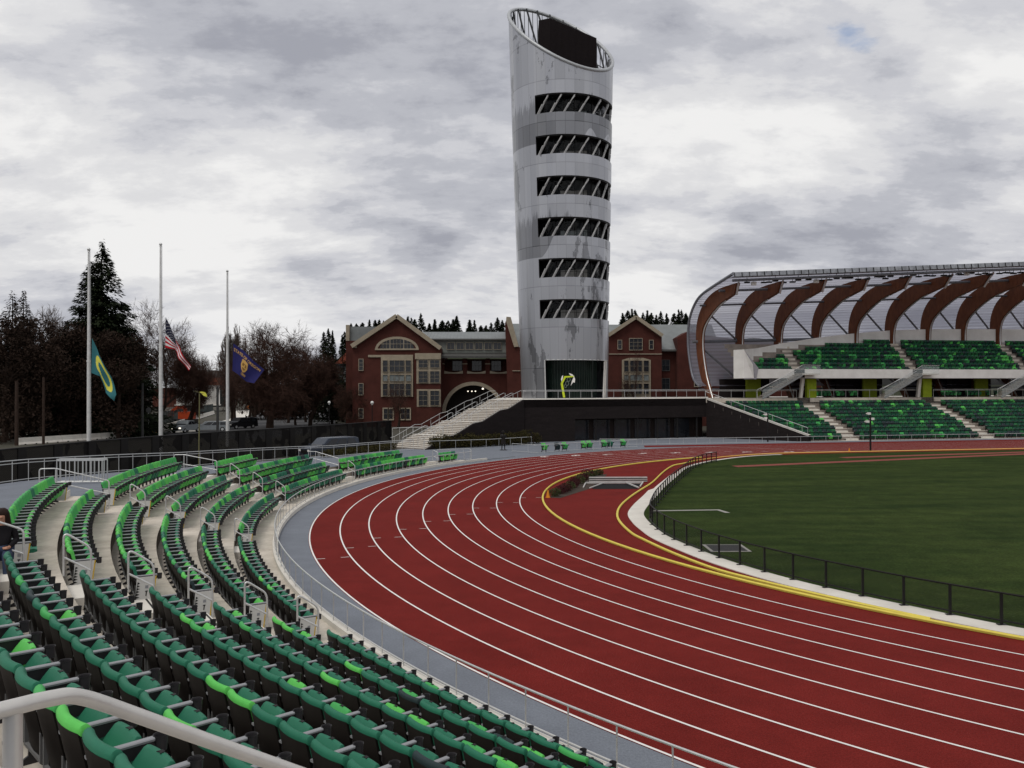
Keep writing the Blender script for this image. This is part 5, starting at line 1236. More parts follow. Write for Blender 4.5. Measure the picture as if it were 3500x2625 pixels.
def bare_tree(p, h, wdt, label, seed, lv=6, group='bare winter trees', crown_low=.25, mt=TWIG, spread=.75, kids=(3, 4), trunk=None, r0=None, off=(0, 0), minr=.035):
    rnd = random.Random(seed); seg = branches(rnd, 1.0, .05, lv, spread, .15, kids, .72)
    xs = [b.x for a, b, *_ in seg]+[0]; ys = [b.y for a, b, *_ in seg]; zs = [b.z for a, b, *_ in seg]
    sx = wdt/(max(xs)-min(xs)); sy = wdt/(max(ys)-min(ys)); sz = h/max(zs); cx_ = (max(xs)+min(xs))/2; zt = 1.0*sz
    th_ = trunk or h*.2; cyc = (max(ys)+min(ys))/2
    def T(v):
        if v.z*sz < zt: z = v.z*sz/zt*th_
        else: z = th_+(v.z*sz-zt)/(h-zt)*(h-th_)
        f = min(1, v.z/1.4); return Vector(((v.x-cx_*f)*sx+off[0]*f, (v.y-cyc*f)*sy+off[1]*f, z))
    t = thing('bare_tree', label, 'tree', p, 0, group); mt_ = MB(); mc = MB(); sc = (r0 or h*.028)/.05
    for a, b, ra, rb2, k in seg:
        R1 = max(minr*.8, ra*sc); R2 = max(minr*.7, rb2*sc)
        (mt_ if k < 2 else mc).tube([T(a), T(b)], R1, 6 if k < 2 else 3, None, R2, cap=False)
        if k >= lv-1:                               # fine twigs
            e = T(b); dr = (T(b)-T(a)).normalized()
            for _ in range(3):
                d2 = (dr+Vector((rnd.gauss(0, .55), rnd.gauss(0, .55), rnd.gauss(0, .4)+.1))).normalized()*rnd.uniform(.5, 1.1)*wdt/16; n_ = d2.orthogonal().normalized()*minr*.55; mc.add([e-n_, e+n_, e+d2], [(0,1,2)])
    mt_.build('trunk', BARK, t); mc.build('crown', mt, t); return t
def conifer(p, h, wdt, label, seed, mt=NEED, n=6500, group='conifers', size=.34, low=.05, shape=.85, gaps=.35):
    rnd = random.Random(seed); t = thing('conifer', label, 'tree', p, 0, group)
    m = MB(); m.tube([(0, 0, 0), (0, 0, h*.97)], h*.016, 7, None, .03); m.build('trunk', BARK, t)
    m = MB(); nb = int(40+h*6.5)
    brs = []
    for i in range(nb):
        f = (i+.5)/nb; z = h*(low+(1-low)*f); L_ = wdt/2*(1-f)**shape*(1+.0*f)*rnd.uniform(.78, 1.08); brs.append((z, rnd.uniform(0, 6.28), max(L_, .25), rnd.uniform(.10, .32)))
    tot = sum(b[2] for b in brs)
    for z, a, L_, dr in brs:
        k = max(10, int(n*L_/tot)); sub = 4
        for _ in range(k):
            u = rnd.random()**.6; aa = a+rnd.gauss(0, .30)*(1.25-u*.4); rr = L_*u; zz_ = z-dr*rr+rnd.gauss(0, .22+.02*h/10); c = Vector((rr*cos(aa), rr*sin(aa), max(.1, zz_))); s_ = size*rnd.uniform(.5, 1.3)*(.55+.45*min(1, L_/(wdt*.3)))
            d = Vector((cos(aa), sin(aa), rnd.uniform(-.9, .3))); d.normalize(); b = Vector((-d.y, d.x, rnd.uniform(-.5, .5))).normalized()
            m.add([c-d*s_*.7, c+b*s_*.4, c+d*s_, c-b*s_*.4], [(0,1,2,3)])
    m.build('crown', mt, t); return t
def ground_at(x, y, z=-.36):
    d = at(x, y, 1.0)-Vector((0, 0, EYE)); return Vector((0, 0, EYE))+d*((z-EYE)/d.z)
def onY(x, Y, z=-.36): p = at(x, 1336, Y); return Vector((p.x, Y, z))
conifer(onY(347, 120), 27.6, 20, 'tallest dark conifer with a pointed top behind the leftmost flagpole', 3, n=40000, size=.50, shape=.78, low=.03)
conifer(onY(42, 112), 19.5, 8.0, 'dark conifer with a blunt top near the left edge of the view', 5, NEEDR, 7500, shape=.55)
conifer(onY(80, 116), 20.2, 6.0, 'narrow dark conifer right of the blunt one near the left edge', 6, NEEDR, 6000, shape=.55)
for i, (x, Y, h, wd, lb) in enumerate(((15, 104, 15.5, 13, 'broad reddish brown tree filling the far left edge behind the dark fence'), (140, 108, 16.5, 12, 'reddish brown tree between the blunt conifers and the tall conifer'), (215, 113, 17.0, 11, 'reddish brown tree touching the left side of the tall conifer'), (405, 112, 15.5, 11, 'reddish brown tree under the right side of the tall conifer'))):
    t = thing('brown_tree', lb, 'tree', onY(x, Y), 0, 'reddish brown trees'); rnd = random.Random(40+i)
    m = MB(); m.tube([(0, 0, 0), (.2, 0, h*.7)], .32, 7, None, .08)
    for q in range(9): a = rnd.uniform(0, 6.28); z = h*rnd.uniform(.2, .6); m.tube([(0, 0, z), (cos(a)*wd*.3, sin(a)*wd*.3, z+h*.2)], .09, 4, None, .03)
    m.build('trunk', BARK, t); m = MB()
    for q in range(30):
        a = rnd.uniform(0, 6.28); f = rnd.random(); z = h*(.12+.78*f); rr = wd*.42*sqrt(max(0, 1-(2*f-.85)**2*.55))*sqrt(rnd.random()); r_ = wd*rnd.uniform(.12, .19); leaf_cloud(m, (rr*cos(a), rr*sin(a), z), (r_, r_, r_*.95), 330, .20, rnd=rnd, surf=.2)
    m.build('crown', NEEDR, t)
PALE = mat('pale_twigs', (.10, .075, .062), .95)
bare_tree(onY(160, 128), 19.5, 12, 'pale bare tree rising between the left conifers', 12, 6, mt=PALE, minr=.03)
bare_tree(onY(228, 131), 19.0, 10, 'second pale bare tree showing just left of the tall conifer', 13, 6, mt=PALE, minr=.03)
bare_tree(onY(505, 134), 20.6, 15.5, 'big bare oak with spreading limbs behind the middle flagpole', 21, 6, kids=(2, 4), spread=.85, off=(3.2, 0), trunk=4.0, r0=.50, minr=.022)
bare_tree(onY(455, 126), 19.4, 8.5, 'slim bare tree between the tall conifer and the middle flagpole', 24, 6, kids=(2, 4), minr=.025)
bare_tree(onY(640, 141), 18.0, 11, 'bare tree with a rounded crown right of the middle flagpole', 22, 6, kids=(2, 4), minr=.022)
bare_tree(onY(922, 143), 18.3, 17.0, 'broad bare oak with reddish twigs right of the blue flag', 23, 7, kids=(2, 3), spread=.9, trunk=5.0, r0=.75, minr=.026)
bare_tree(onY(1060, 152), 15.5, 12, 'reddish bare tree between the broad oak and the brick hall', 26, 6, kids=(2, 4), minr=.025)
bare_tree(onY(800, 160), 19.0, 6, 'thin pale bare tree beside the rightmost flagpole', 27, 6, mt=PALE, minr=.04)
bare_tree(onY(1360, 137), 9.5, 4.5, 'small bare tree standing before the ground floor doors of the brick hall', 28, 5, kids=(2, 3), minr=.015)
bare_tree(onY(2160, 137), 14.0, 5.0, 'small leafless tree before the stone bay window right of the tower', 29, 5, kids=(2, 3), minr=.015)
conifer(onY(1135, 160), 16.0, 8, 'dark fir at the left end of the brick hall', 31, n=5000); conifer(onY(1172, 170), 15.0, 7, 'dark fir closest to the left corner of the brick hall', 32, n=4500)
bare_tree(onY(1215, 148), 9, 8, 'low tangled bare tree beside the left corner of the brick hall', 33, 5, minr=.02)
# slim trunks along the street
for i, (x, Y, h) in enumerate(((792, 150, 11), (806, 158, 12), (851, 160, 12), (872, 150, 11), (985, 165, 12), (1010, 155, 10), (1045, 170, 11))):
    bare_tree(onY(x, Y), h, 4.5, 'slim street tree %s behind the street' % (('left of the dark parked car', 'just behind the dark parked car', 'right of the dark parked car', 'near the oak trunk on its left', 'first right of the oak trunk', 'second right of the oak trunk', 'third right of the oak trunk')[i]), 50+i, 4, 'slim street trees', minr=.035)
# far wood behind and hills
def wood(name, label, x0, x1, Y, h0, h1, n, seed, mt):
    rnd = random.Random(seed); m = MB()
    for i in range(n):
        f = rnd.random(); x = x0+(x1-x0)*f; p = onY(x, Y+rnd.uniform(-8, 8), -.4); h = h0+(h1-h0)*(.5+.5*sin(f*9+seed))*rnd.uniform(.6, 1); z = rnd.uniform(.2, h)
        leaf_cloud(m, (p.x, p.y, z), (2.4, 2.4, 1.8), 26, .5, rnd=rnd)
    return tag(m.build(name, mt), label, 'wood', kind='stuff')
wood('far_wood', 'dark tangled wood closing the view behind the left trees', -60, 470, 150, 7, 13, 520, 1, NEEDR)
wood('far_wood', 'low dark wood behind the street trees and broad oak', 850, 1260, 190, 6, 11, 330, 2, NEEDR)
hp = []
for i in range(41):
    X = -330+i*16; f = (i-20)/20.0
    px = 1750+2864*X/520; hgt = 38*(1/(1+math.exp(-(px-1100)/55.)))*(1/(1+math.exp((px-3300)/200.)))*(1+.05*sin(i*1.3)); hp.append((X, hgt))
m = MB()
for Y, k in ((430, 0), (520, 1), (640, .9), (760, 0)):
    for X, h in hp: m.v.append((X*(1 if k else .9), Y, -.5+h*k))
n = len(hp)
for r_ in range(3):
    for i in range(n-1): m.f.append((r_*n+i, r_*n+i+1, (r_+1)*n+i+1, (r_+1)*n+i)); m.m.append(0)
o = recalc(m.build('hills', mat('hill_green', (.03, .035, .02), 1, var=.3, scale=.1))); structure(o)
tips = [(170,182,0),(200,184,0),(237,178,0),(277,160,0),(310,163,0),(335,160,0),(358,165,0),(500,143,0),(521,148,0),(541,157,0),(576,124,0),(625,182,0),(658,158,0),(700,163,0),(735,166,0),(765,157,0),(785,138,0),(860,160,0),(887,164,0),(925,194,0),(955,194,0),(985,176,0),(1022,148,0),(1050,164,0),
 (1750,122,1),(1780,106,1),(1803,98,1),(1822,104,1),(1868,118,1),(1893,106,1),(1916,120,1),(1945,132,1),(1972,112,1),(2005,124,1),(2050,122,1),(2075,102,1),(2092,104,1),(2118,124,1),(12,232,2),(38,214,2),(62,226,2),(118,248,2),(133,232,2)]
cnt = [0, 0, 0]; protoF = None; rf = random.Random(9)
for x, y, g in tips:
    cnt[g] += 1; sx_, sy_ = Zq(x, y); Yd = rf.uniform(500, 535)
    tipz = at(sx_, sy_, Yd).z; base = 34 if g < 2 else 2; h = tipz-base
    px_ = at(sx_, sy_, Yd).x
    lb = '%s distant fir from the left %s' % (ordn(cnt[g]), ('above the roof of the brick hall', 'above the roof of the right brick wing', 'left of the brick hall')[g])
    t = conifer((px_, Yd, base), h, rf.uniform(8, 15)*(1 if g < 2 else 1.5), lb, 100+x, NEED, rf.randint(380, 700), 'distant fir trees', rf.uniform(1.0, 1.5), rf.uniform(.02, .2), rf.uniform(.6, 1.1))
# ================================================================== DARK FENCE AND STREET
fpath = [pol(67.3, a) for a in range(210, 149, -3)]+[Vector((-18.9, 85, 0)), Vector((-16.4, 92, 0)), Vector((-14.2, 98.5, 0))]
fpath = [Vector((p.x, p.y, -.36)) for p in fpath]
dfence = thing('screen_fence', 'tall black slatted mesh fence separating the stadium from the street', 'fence', fpath[10]); o0 = fpath[10]
CH = bpy.data.materials.new('slatted_mesh'); CH.use_nodes = True; t_ = CH.node_tree; b = t_.nodes['Principled BSDF']; b.inputs['Roughness'].default_value = .7
uvn = t_.nodes.new('ShaderNodeUVMap'); sp_ = t_.nodes.new('ShaderNodeSeparateXYZ'); t_.links.new(uvn.outputs[0], sp_.inputs[0])
d1 = tm('FRACT', tm('MULTIPLY', tm('ADD', sp_.outputs[0], sp_.outputs[1]), 7.0)); gl_ = tm('LESS_THAN', d1, .20)  # diagonal glints on the mesh, imitated by half see-through stripes
nz = t_.nodes.new('ShaderNodeTexNoise'); nz.inputs['Scale'].default_value = .55; t_.links.new(uvn.outputs[0], nz.inputs[0])
gg = tm('MULTIPLY', gl_, tm('GREATER_THAN', nz.outputs[0], .47)); hl = tm('LESS_THAN', tm('FRACT', tm('MULTIPLY', sp_.outputs[1], 1.1)), .04)
t_.links.new(tm('SUBTRACT', 1.0, tm('MULTIPLY', gg, .45)), b.inputs['Alpha']); b.inputs['Base Color'].default_value = (.008, .007, .007, 1); b.inputs['Specular IOR Level'].default_value = .12
m = MB(); m.uv = []; acc = 0; prev = None
for p in fpath:
    if prev is not None: acc += (p-prev).length
    prev = p
    for z in (0.08, 2.72): m.v.append(tuple(p-o0+Vector((0, 0, z)))); m.uv.append((acc, z))
for i in range(len(fpath)-1): m.f.append((2*i, 2*i+2, 2*i+3, 2*i+1)); m.m.append(0)
m.build('mesh_panel', CH, dfence)
for nm_, z, r_ in (('top_rail', 2.76, .05), ('bottom_rail', .08, .04)): m = MB(); m.tube([p-o0+Vector((0, 0, z)) for p in fpath], r_, 6); m.build(nm_, BLK, dfence)
seg = [0]
for a, b_ in zip(fpath, fpath[1:]): seg.append(seg[-1]+(b_-a).length)
d = 0
while d < seg[-1]:
    p = on(fpath, seg, d)-o0; p2 = on(fpath, seg, d+.75)-o0; m = MB(); m.obox(p, p2, .10, p.z, p.z+2.78); m.build('post', BLK, dfence); d += 3.3
# flagpoles
def flagpole(x, Y, ytop, label, r0=.17):
    z = at(x, ytop, Y).z; p = onY(x, Y); t = thing('flagpole', label, 'flagpole', p); H_ = z+.36
    m = MB(); m.tube([(0, 0, 0), (0, 0, H_*.47)], r0, 12, None, r0*.86); m.tube([(0, 0, H_*.47), (0, 0, H_-.35)], r0*.82, 12, None, r0*.5); m.lathe([(r0*1.02, H_*.465), (r0*1.02, H_*.475)], 12); smooth_angle(m.build('pole', mat('pole_white', (.62, .62, .61), .4, .2), t), 50)
    m = MB(); m.lathe([(0, H_-.35), (r0*.7, H_-.33), (r0*.6, H_-.28), (.05, H_-.26)]+[(.15*sin(q*pi/8), H_-.12-.15*cos(q*pi/8)) for q in range(1, 9)], 12); smooth_angle(m.build('finial', STEEL, t), 60)
    m = MB(); m.tube([(r0+.05, 0, 1.2), (r0*.6+.05, 0, H_-.3)], .012, 4); m.build('halyard', STEEL, t); return t
Z1 = lambda x, y: (x/1.8433, 800+y/1.8433)
flagpole(303, 75, 848, 'leftmost white flagpole flying a teal and yellow flag at half mast')
flagpole(549, 80, 831, 'middle white flagpole, the tallest, flying the striped flag at half mast', .18)
flagpole(777, 95, 923, 'rightmost white flagpole flying a navy blue flag at half mast', .17)
def lerp_path(P, u):
    x = u*(len(P)-1); i = min(int(x), len(P)-2); f = x-i; return (P[i][0]*(1-f)+P[i+1][0]*f, P[i][1]*(1-f)+P[i+1][1]*f)
class Flag:
    def __init__(f, T, B, Y, amp=.12, fr=3.0): f.T = T; f.B = B; f.Y = Y; f.amp = amp; f.fr = fr; f.o = at(*Z1(*T[0]), Y)
    def S(f, u, v, off=0):                           # u along the fly, v down
        a = lerp_path(f.T, u); b = lerp_path(f.B, u); p = (a[0]*(1-v)+b[0]*v, a[1]*(1-v)+b[1]*v)
        q = at(*Z1(*p), f.Y); return Vector((q.x, f.Y+f.amp*sin(f.fr*6.28*u+v*2.2)*min(1, u*4)-off, q.z))-f.o
def flag_thing(name, label, fl, nu, nv, matf, cat='flag'):
    t = thing(name, label, cat, fl.o); m = MB()
    for i in range(nu):
        for j in range(nv):
            m.add([fl.S(i/nu, j/nv), fl.S((i+1)/nu, j/nv), fl.S((i+1)/nu, (j+1)/nv), fl.S(i/nu, (j+1)/nv)], [(0,1,2,3)], matf((i+.5)/nu, (j+.5)/nv))
    o = m.build('cloth', None, t)
    import bmesh
    b = bmesh.new(); b.from_mesh(o.data); bmesh.ops.remove_doubles(b, verts=b.verts, dist=1e-4); b.to_mesh(o.data); b.free(); smooth_angle(o, 70); return t
def fm(n, c): return mat(n, c, .8, var=.08, scale=2)
TEAL, FYEL, FRED, FWHT, FNAV, FNV2, FGLD = fm('flag_teal', (.035, .15, .17)), fm('flag_yellow', (.62, .60, .09)), fm('flag_red', (.42, .015, .025)), fm('flag_white', (.60, .59, .60)), fm('flag_navy', (.012, .014, .035)), fm('flag_blue', (.020, .020, .105)), fm('flag_gold', (.55, .33, .10))
fl = Flag([(580,655),(625,760),(700,900),(735,1010)], [(575,875),(632,895),(665,1000),(722,1052)], 75, .12, 1.6)
def uo(u, v):
    a, b_ = (u-.50)/.34, (v-.48)/.40; r_ = a*a+b_*b_; return FYEL if .36 < r_ < 1.0 else TEAL
flag_thing('flag', 'limp teal flag with a large yellow letter O on the leftmost pole', fl, 60, 32, uo)
fl = Flag([(1043,522),(1100,640),(1140,740),(1200,830)], [(1041,715),(1102,727),(1130,790),(1190,860)], 80, .14, 2.2)
t = flag_thing('flag', 'red and white striped flag with starry dark blue corner hanging from the middle pole', fl, 40, 39, lambda u, v: FNAV if u < .40 and v < 7/13 else (FRED if int((v if u < .42 else .15+.38*v)*13) % 2 == 0 else FWHT))
m = MB()
for r_ in range(9):
    for c_ in range(6 if r_ % 2 == 0 else 5):
        u = .40*((c_+(.5 if r_ % 2 == 0 else 1))/6); v = 7/13*(r_+.5)/9; pts = []
        for q in range(10): a = pi*q/5; rr = .016 if q % 2 == 0 else .007; pts.append(fl.S(max(0, u+rr*sin(a)*.9), max(0, v-rr*cos(a)), .03))
        m.add([fl.S(u, v, .03)]+pts, [(0, 1+q, 1+(q+1) % 10) for q in range(10)])
m.build('stars', FWHT, t)
fl = Flag([(1470,688),(1540,740),(1600,800),(1663,855)], [(1464,860),(1510,890),(1550,930),(1603,940)], 95, .12, 1.3)
t = flag_thing('flag', 'navy blue flag with gold lettering STATE OF OREGON and shield on the rightmost pole', fl, 40, 20, lambda u, v: FNV2)
m = MB(); V, Fc = text_mesh('STATE OF OREGON', 1.0, .02); xm = max(v.x for v in V); xn = min(v.x for v in V)
m.add([fl.S(.03+.90*(v.x-xn)/(xm-xn), .20+.05*((2*(v.x-xn)/(xm-xn)-1)**2)*0-v.y*.17, .05) for v in V], Fc)
V, Fc = text_mesh('1859', 1.0, .02); m.add([fl.S(.47+v.x*.10, .86-v.y*.15, .05) for v in V], Fc); m.build('lettering', FGLD, t)
m = MB(); pts = [(-.11,-.24),(0,-.28),(.11,-.24),(.13,0),(.08,.17),(0,.26),(-.08,.17),(-.13,0)]; pts = [fl.S(.44+x, .54+y*.95, .05) for x, y in pts]; m.add([fl.S(.44, .54, .05)]+pts, [(0, 1+q, 1+(q+1) % 8) for q in range(8)]); 
m.build('shield', FGLD, t)
m = MB(); m.add([fl.S(.44+x, .54+y, .07) for x, y in ((-.07,-.12),(.07,-.12),(.08,0),(-.08,0))], [(0,1,2,3)]); m.add([fl.S(.44+x, .54+y, .07) for x, y in ((-.07,.05),(.07,.05),(.03,.14),(-.03,.14))], [(0,1,2,3)]); m.build('shield_scene', mat('shield_brown', (.22, .12, .04), .8), t)
# yellow wind flag on its own pole
p = onY(679, 62, .6); t = thing('pennant_pole', 'thin olive pole with a short arm holding a small yellow pennant', 'pole', (p.x, p.y, -.36)); zt = at(679, 1345, 62).z+.36
m = MB(); m.tube([(0, 0, 0), (.06, 0, zt)], .045, 6); m.tube([(-.3, 0, zt+.18), (.35, 0, zt-.02)], .02, 5); m.build('pole', mat('olive_pole', (.14, .13, .06), .6), t)
m = MB(); m.add([(.05,0,zt+.12),(.25,.03,zt+.14),(.50,-.03,zt+.10),(.62,0,zt-.12),(.60,.03,zt-.26),(.38,0,zt-.18),(.2,.02,zt-.02)], [(0,1,2,3,4,5,6)]); m.build('pennant', FYEL, t)
# street, kerbs, barriers
st_p = [onY(1140, 128, -.35), onY(860, 128, -.35)]
o = MB().add([(-62, 124, -.355), (-33, 108, -.355), (-29, 136, -.355), (-60, 290, -.355), (-84, 290, -.355), (-48, 136, -.355)], [(0,1,2,3,4,5)]).build('road', ASPH); recalc(o); structure(o)
o = MB().add([(-52, 127.5, -.345), (-49.0, 127.5, -.345), (-60, 190, -.345), (-86, 280, -.345), (-92, 280, -.345), (-64, 190, -.345)], [(0,1,2,3,4,5)]).build('pavement', CONCL); recalc(o); structure(o)
def barrier_run(name, label, P, h=.82):
    t = thing(name, label, 'barrier', P[0]); o0 = Vector(P[0]); L_ = (Vector(P[1])-o0).length; d = (Vector(P[1])-o0).normalized(); n_ = Vector((-d.y, d.x, 0)); k = int(L_/3.05)
    for i in range(k):
        a = d*(i*3.05); b_ = d*(i*3.05+3.0); pr_ = [(-.30, 0), (-.30, .08), (-.14, .30), (-.08, h), (.08, h), (.14, .30), (.30, .08), (.30, 0)]
        m = MB(); m.loft([[q+n_*x+Vector((0, 0, z)) for x, z in pr_] for q in (a, b_)]); sg = recalc(m.build('barrier_segment', CONCL, t)); m = MB()
        for f in (.22, .72): c = a+(b_-a)*f-n_*.29; m.box((c.x-.16, c.y-.05, c.z), (c.x+.16, c.y+.05, c.z+.10))
        m.build('lifting_slot', DARK, sg)
    return t
barrier_run('road_barrier', 'white concrete road barrier with dark slots left of the street behind the fence', [onY(62, 99), onY(478, 117)])
barrier_run('road_barrier', 'white concrete road barrier running away along the street behind the middle flagpole', [onY(556, 134), onY(732, 235)], .9)
def mesh_fence(name, label, P, h, mt):
    t = thing(name, label, 'fence', P[0]); o0 = Vector(P[0]); q = Vector(P[1])-o0; m = MB(); m.add([(0, 0, .1), (q.x, q.y, q.z+.1), (q.x, q.y, q.z+h), (0, 0, h)], [(0,1,2,3)]); m.build('mesh_panel', mt, t); n_ = int(q.length/3)
    for i in range(n_+1): c = q*i/n_; m = MB(); m.tube([c, c+Vector((0, 0, h+.05))], .04, 5); m.build('post', BLK, t)
CHF = mat('site_mesh', (.02, .021, .022), .8, alpha=.8)
mesh_fence('site_fence', 'dark construction fence behind the white road barrier on the left', [onY(150, 112), onY(545, 128)], 2.3, CHF); mesh_fence('site_fence', 'dark green construction fence lining the far street behind the excavator', [onY(552, 150), onY(728, 250)], 2.6, mat('site_mesh_green', (.03, .045, .045), .8, alpha=.9))
# far modern building with vertical slats
fb = thing('modern_building', 'distant brick and glass building with white vertical slats seen down the street', 'building', onY(675, 262)); o0 = Vector(fb.location)
def FB_(x, y): q = at(*Z1(x, y), 262); return q.x-o0.x, q.z+.36
def fbox(name, x0, y0, x1, y1, dy0, dy1, mt):
    (a, b_), (c, d) = FB_(x0, y1), FB_(x1, y0); m = MB(); m.box((a, dy0, b_), (c, dy1, d)); m.build(name, mt, fb)
FBR = mat('orange_brick', (.17, .055, .035), .9, var=.12)
fbox('brick_top', 1225, 903, 1385, 952, 0, 12, FBR); fbox('brick_side', 955, 968, 1112, 1092, .5, 12, mat('dull_brick', (.10, .035, .025), .9)); fbox('plant_room', 1190, 856, 1330, 905, 3, 12, DKF); fbox('dark_glass', 1112, 952, 1385, 1090, .3, 12, GLASSD); fbox('canopy', 1112, 1072, 1390, 1080, -1.5, .3, CONCL)
for i in range(34): x = 1114+i*8.1; fbox('vertical_slat', x, 952, x+3.0, 1073, -.35, .2, WHITE)
# red roofed house at the left of the hall
hs = thing('house', 'small house with an orange tiled roof partly hidden left of the brick hall', 'house', onY(1262, 185)); o0 = Vector(hs.location)
def HP(x, y, dy=0): q = at(*Z1(x, y), 185+dy); return q-o0
m = MB(); m.prism([HP(2118,1250), HP(2118,812), HP(2182,812), HP(2182,1250)], (0, 8, 0)); recalc(m.build('wall', mat('house_wall', (.10, .10, .10), .8), hs)); m = MB(); m.prism([HP(2112,815,-.4), HP(2182,745,-.4), HP(2240,745,-.4), HP(2240,815,-.4)], (0, 9, 0)); recalc(m.build('roof', mat('roof_tile', (.20, .05, .03), .8), hs))
m = MB(); m.prism([HP(2130,860,-.1), HP(2130,825,-.1), HP(2172,825,-.1), HP(2172,860,-.1)], (0, .1, 0)); m.build('window', GLASSD, hs)
# excavator
ex_ = thing('excavator', 'small orange excavator with its arm bent over behind the construction fence', 'excavator', onY(612, 165)); o0 = Vector(ex_.location)
def XP(x, y): q = at(*Z1(x, y), 165); return q-o0
EO = mat('excavator_orange', (.42, .06, .02), .5)
m = MB(); m.beam(XP(1075,1138), XP(1090,1108), .5, .45); m.beam(XP(1090,1108), XP(1120,1093), .5, .5); m.beam(XP(1120,1093), XP(1160,1091), .5, .55); m.beam(XP(1160,1091), XP(1172,1118), .5, .6); m.build('boom', EO, ex_)
q = XP(1172, 1140); m = MB(); m.box((q.x-1.2, -1, .9), (q.x+1.6, 1, 2.3)); m.build('cab', EO, ex_); m = MB(); m.box((q.x-1.8, -1.3, 0), (q.x+1.9, 1.3, .85)); m.build('tracks', BLK, ex_); q = XP(1073, 1150); m = MB(); m.prism([(q.x-.5, -.4, q.z-.2), (q.x+.5, -.4, q.z+.1), (q.x+.4, -.4, q.z+.8), (q.x-.3, -.4, q.z+.7)], (0, .9, 0)); m.build('bucket', EO, ex_)
# vehicles
def vehicle(name, label, cat, p, rz, paint, prof, glassz, L_, W_, wr=.36, lights=False):
    t = thing(name, label, cat, p, rz); hw = W_/2
    m = MB(); ring = []
    for y, k in ((-hw, .0), (-hw*.93, .0), (hw*.93, 0), (hw, 0)):
        pass
    low = [q for q in prof]; r_ = []
    for y, ins in ((-hw, .06), (-hw+.08, 0), (hw-.08, 0), (hw, .06)):
        cxm = L_/2; r_.append([Vector((x+(ins if x < cxm else -ins)*.6-L_/2, y*(1-.13*max(0, (z-glassz[0])/(glassz[1]-glassz[0]+.2))), z-(ins*.5 if z > .5 else 0))) for x, z in low])
    m.loft(r_); smooth_angle(recalc(m.build('body', paint, t)), 30)
    g0, g1 = glassz; xs = [q[0] for q in prof if q[1] >= g0]; x0, x1 = min(xs), max(xs); tx = [q[0] for q in prof if q[1] >= g1-.02]; a0_, a1_ = min(tx), max(tx)
    for sgn in (-1, 1):
        m = MB(); k0 = 1; yb = sgn*(hw+.004); yt = sgn*(hw*(1-.13*(g1-.1-g0)/(g1-g0+.2))+.006)
        n_ = 3
        for i in range(n_):
            f0, f1 = (i+.06)/n_, (i+.94)/n_; b0, b1 = x0+.25+(x1-x0-.4)*f0, x0+.25+(x1-x0-.4)*f1; t0, t1 = a0_+.12+(a1_-a0_-.24)*f0, a0_+.12+(a1_-a0_-.24)*f1
            m.add([(b0-L_/2, yb, g0+.04), (b1-L_/2, yb, g0+.04), (t1-L_/2, yt, g1-.10), (t0-L_/2, yt, g1-.10)], [(0,1,2,3)])
        m.build('side_window', GLASSD, t)
    for (xa, xb, nm_) in ((x0, a0_, 'windscreen'), (x1, a1_, 'rear_window')):
        sg = -1 if nm_ == 'windscreen' else 1; m = MB(); m.add([(xa-L_/2+sg*.02, -hw*.86, g0+.06), (xa-L_/2+sg*.02, hw*.86, g0+.06), (xb-L_/2+sg*.03, hw*.76, g1-.06), (xb-L_/2+sg*.03, -hw*.76, g1-.06)], [(0,1,2,3)]); m.build(nm_, GLASSD, t)
    for x in (.17*L_, .80*L_):
        for sgn in (-1, 1):
            m = MB(); m.tube([(x-L_/2, sgn*(hw-.22), wr), (x-L_/2, sgn*(hw+.01), wr)], wr, 16); wh = m.build('wheel', BLK, t); m = MB(); m.tube([(x-L_/2, sgn*(hw+.012), wr), (x-L_/2, sgn*(hw+.02), wr)], wr*.58, 12); m.build('rim', STEEL, wh)
    for sgn in (-1, 1):
        m = MB(); m.box((-L_/2-.03, sgn*hw*.72-.17, .68), (-L_/2+.05, sgn*hw*.72+.17, .86)); m.build('headlight', LAMPM if lights else WHITE, t)
    m = MB(); m.box((-L_/2-.04, -hw*.45, .5), (-L_/2+.03, hw*.45, .8)); m.build('grille', BLK, t); m = MB(); m.box((x0-L_/2-.05, hw+.0, g0), (x0-L_/2+.15, hw+.2, g0+.16)); m.box((x0-L_/2-.05, -hw-.2, g0), (x0-L_/2+.15, -hw, g0+.16)); m.build('door_mirror', paint, t)
    return t
SUV = [(0,.35),(0,.95),(.25,1.08),(1.35,1.18),(2.0,1.80),(2.3,1.86),(5.2,1.86),(5.55,1.75),(5.65,1.10),(5.7,.35)]
PU = [(0,.4),(0,1.0),(.2,1.1),(1.4,1.2),(1.9,1.78),(2.2,1.84),(3.4,1.84),(3.7,1.75),(3.8,1.25),(5.6,1.22),(5.65,.4)]
vehicle('parked_car', 'dark blue grey estate car parked between the walkway railing and the fence', 'car', (-17.3, 79.5, -.36), R(48), mat('paint_bluegrey', (.055, .065, .085), .25, .4), SUV, (1.14, 1.84), 5.7, 2.0)
vehicle('pickup_truck', 'white pickup truck driving towards the viewer with its headlights on', 'truck', onY(636, 128)+Vector((0, 0, .01)), R(80), mat('paint_white', (.24, .26, .27), .3, .2), PU, (1.2, 1.82), 5.65, 1.95, lights=True)
vehicle('parked_car', 'white car half hidden by the fence right of the yellow pennant pole', 'car', onY(720, 131)+Vector((0, 0, .01)), R(20), bpy.data.materials['paint_white'], [(x, z*.86) for x, z in SUV], (1.0, 1.58), 5.7, 1.85)
vehicle('parked_car', 'black car parked under the trees right of the rightmost flagpole', 'car', onY(824, 141)+Vector((0, 0, .01)), R(60), mat('paint_black', (.012, .012, .014), .25), SUV, (1.14, 1.84), 5.7, 2.0)
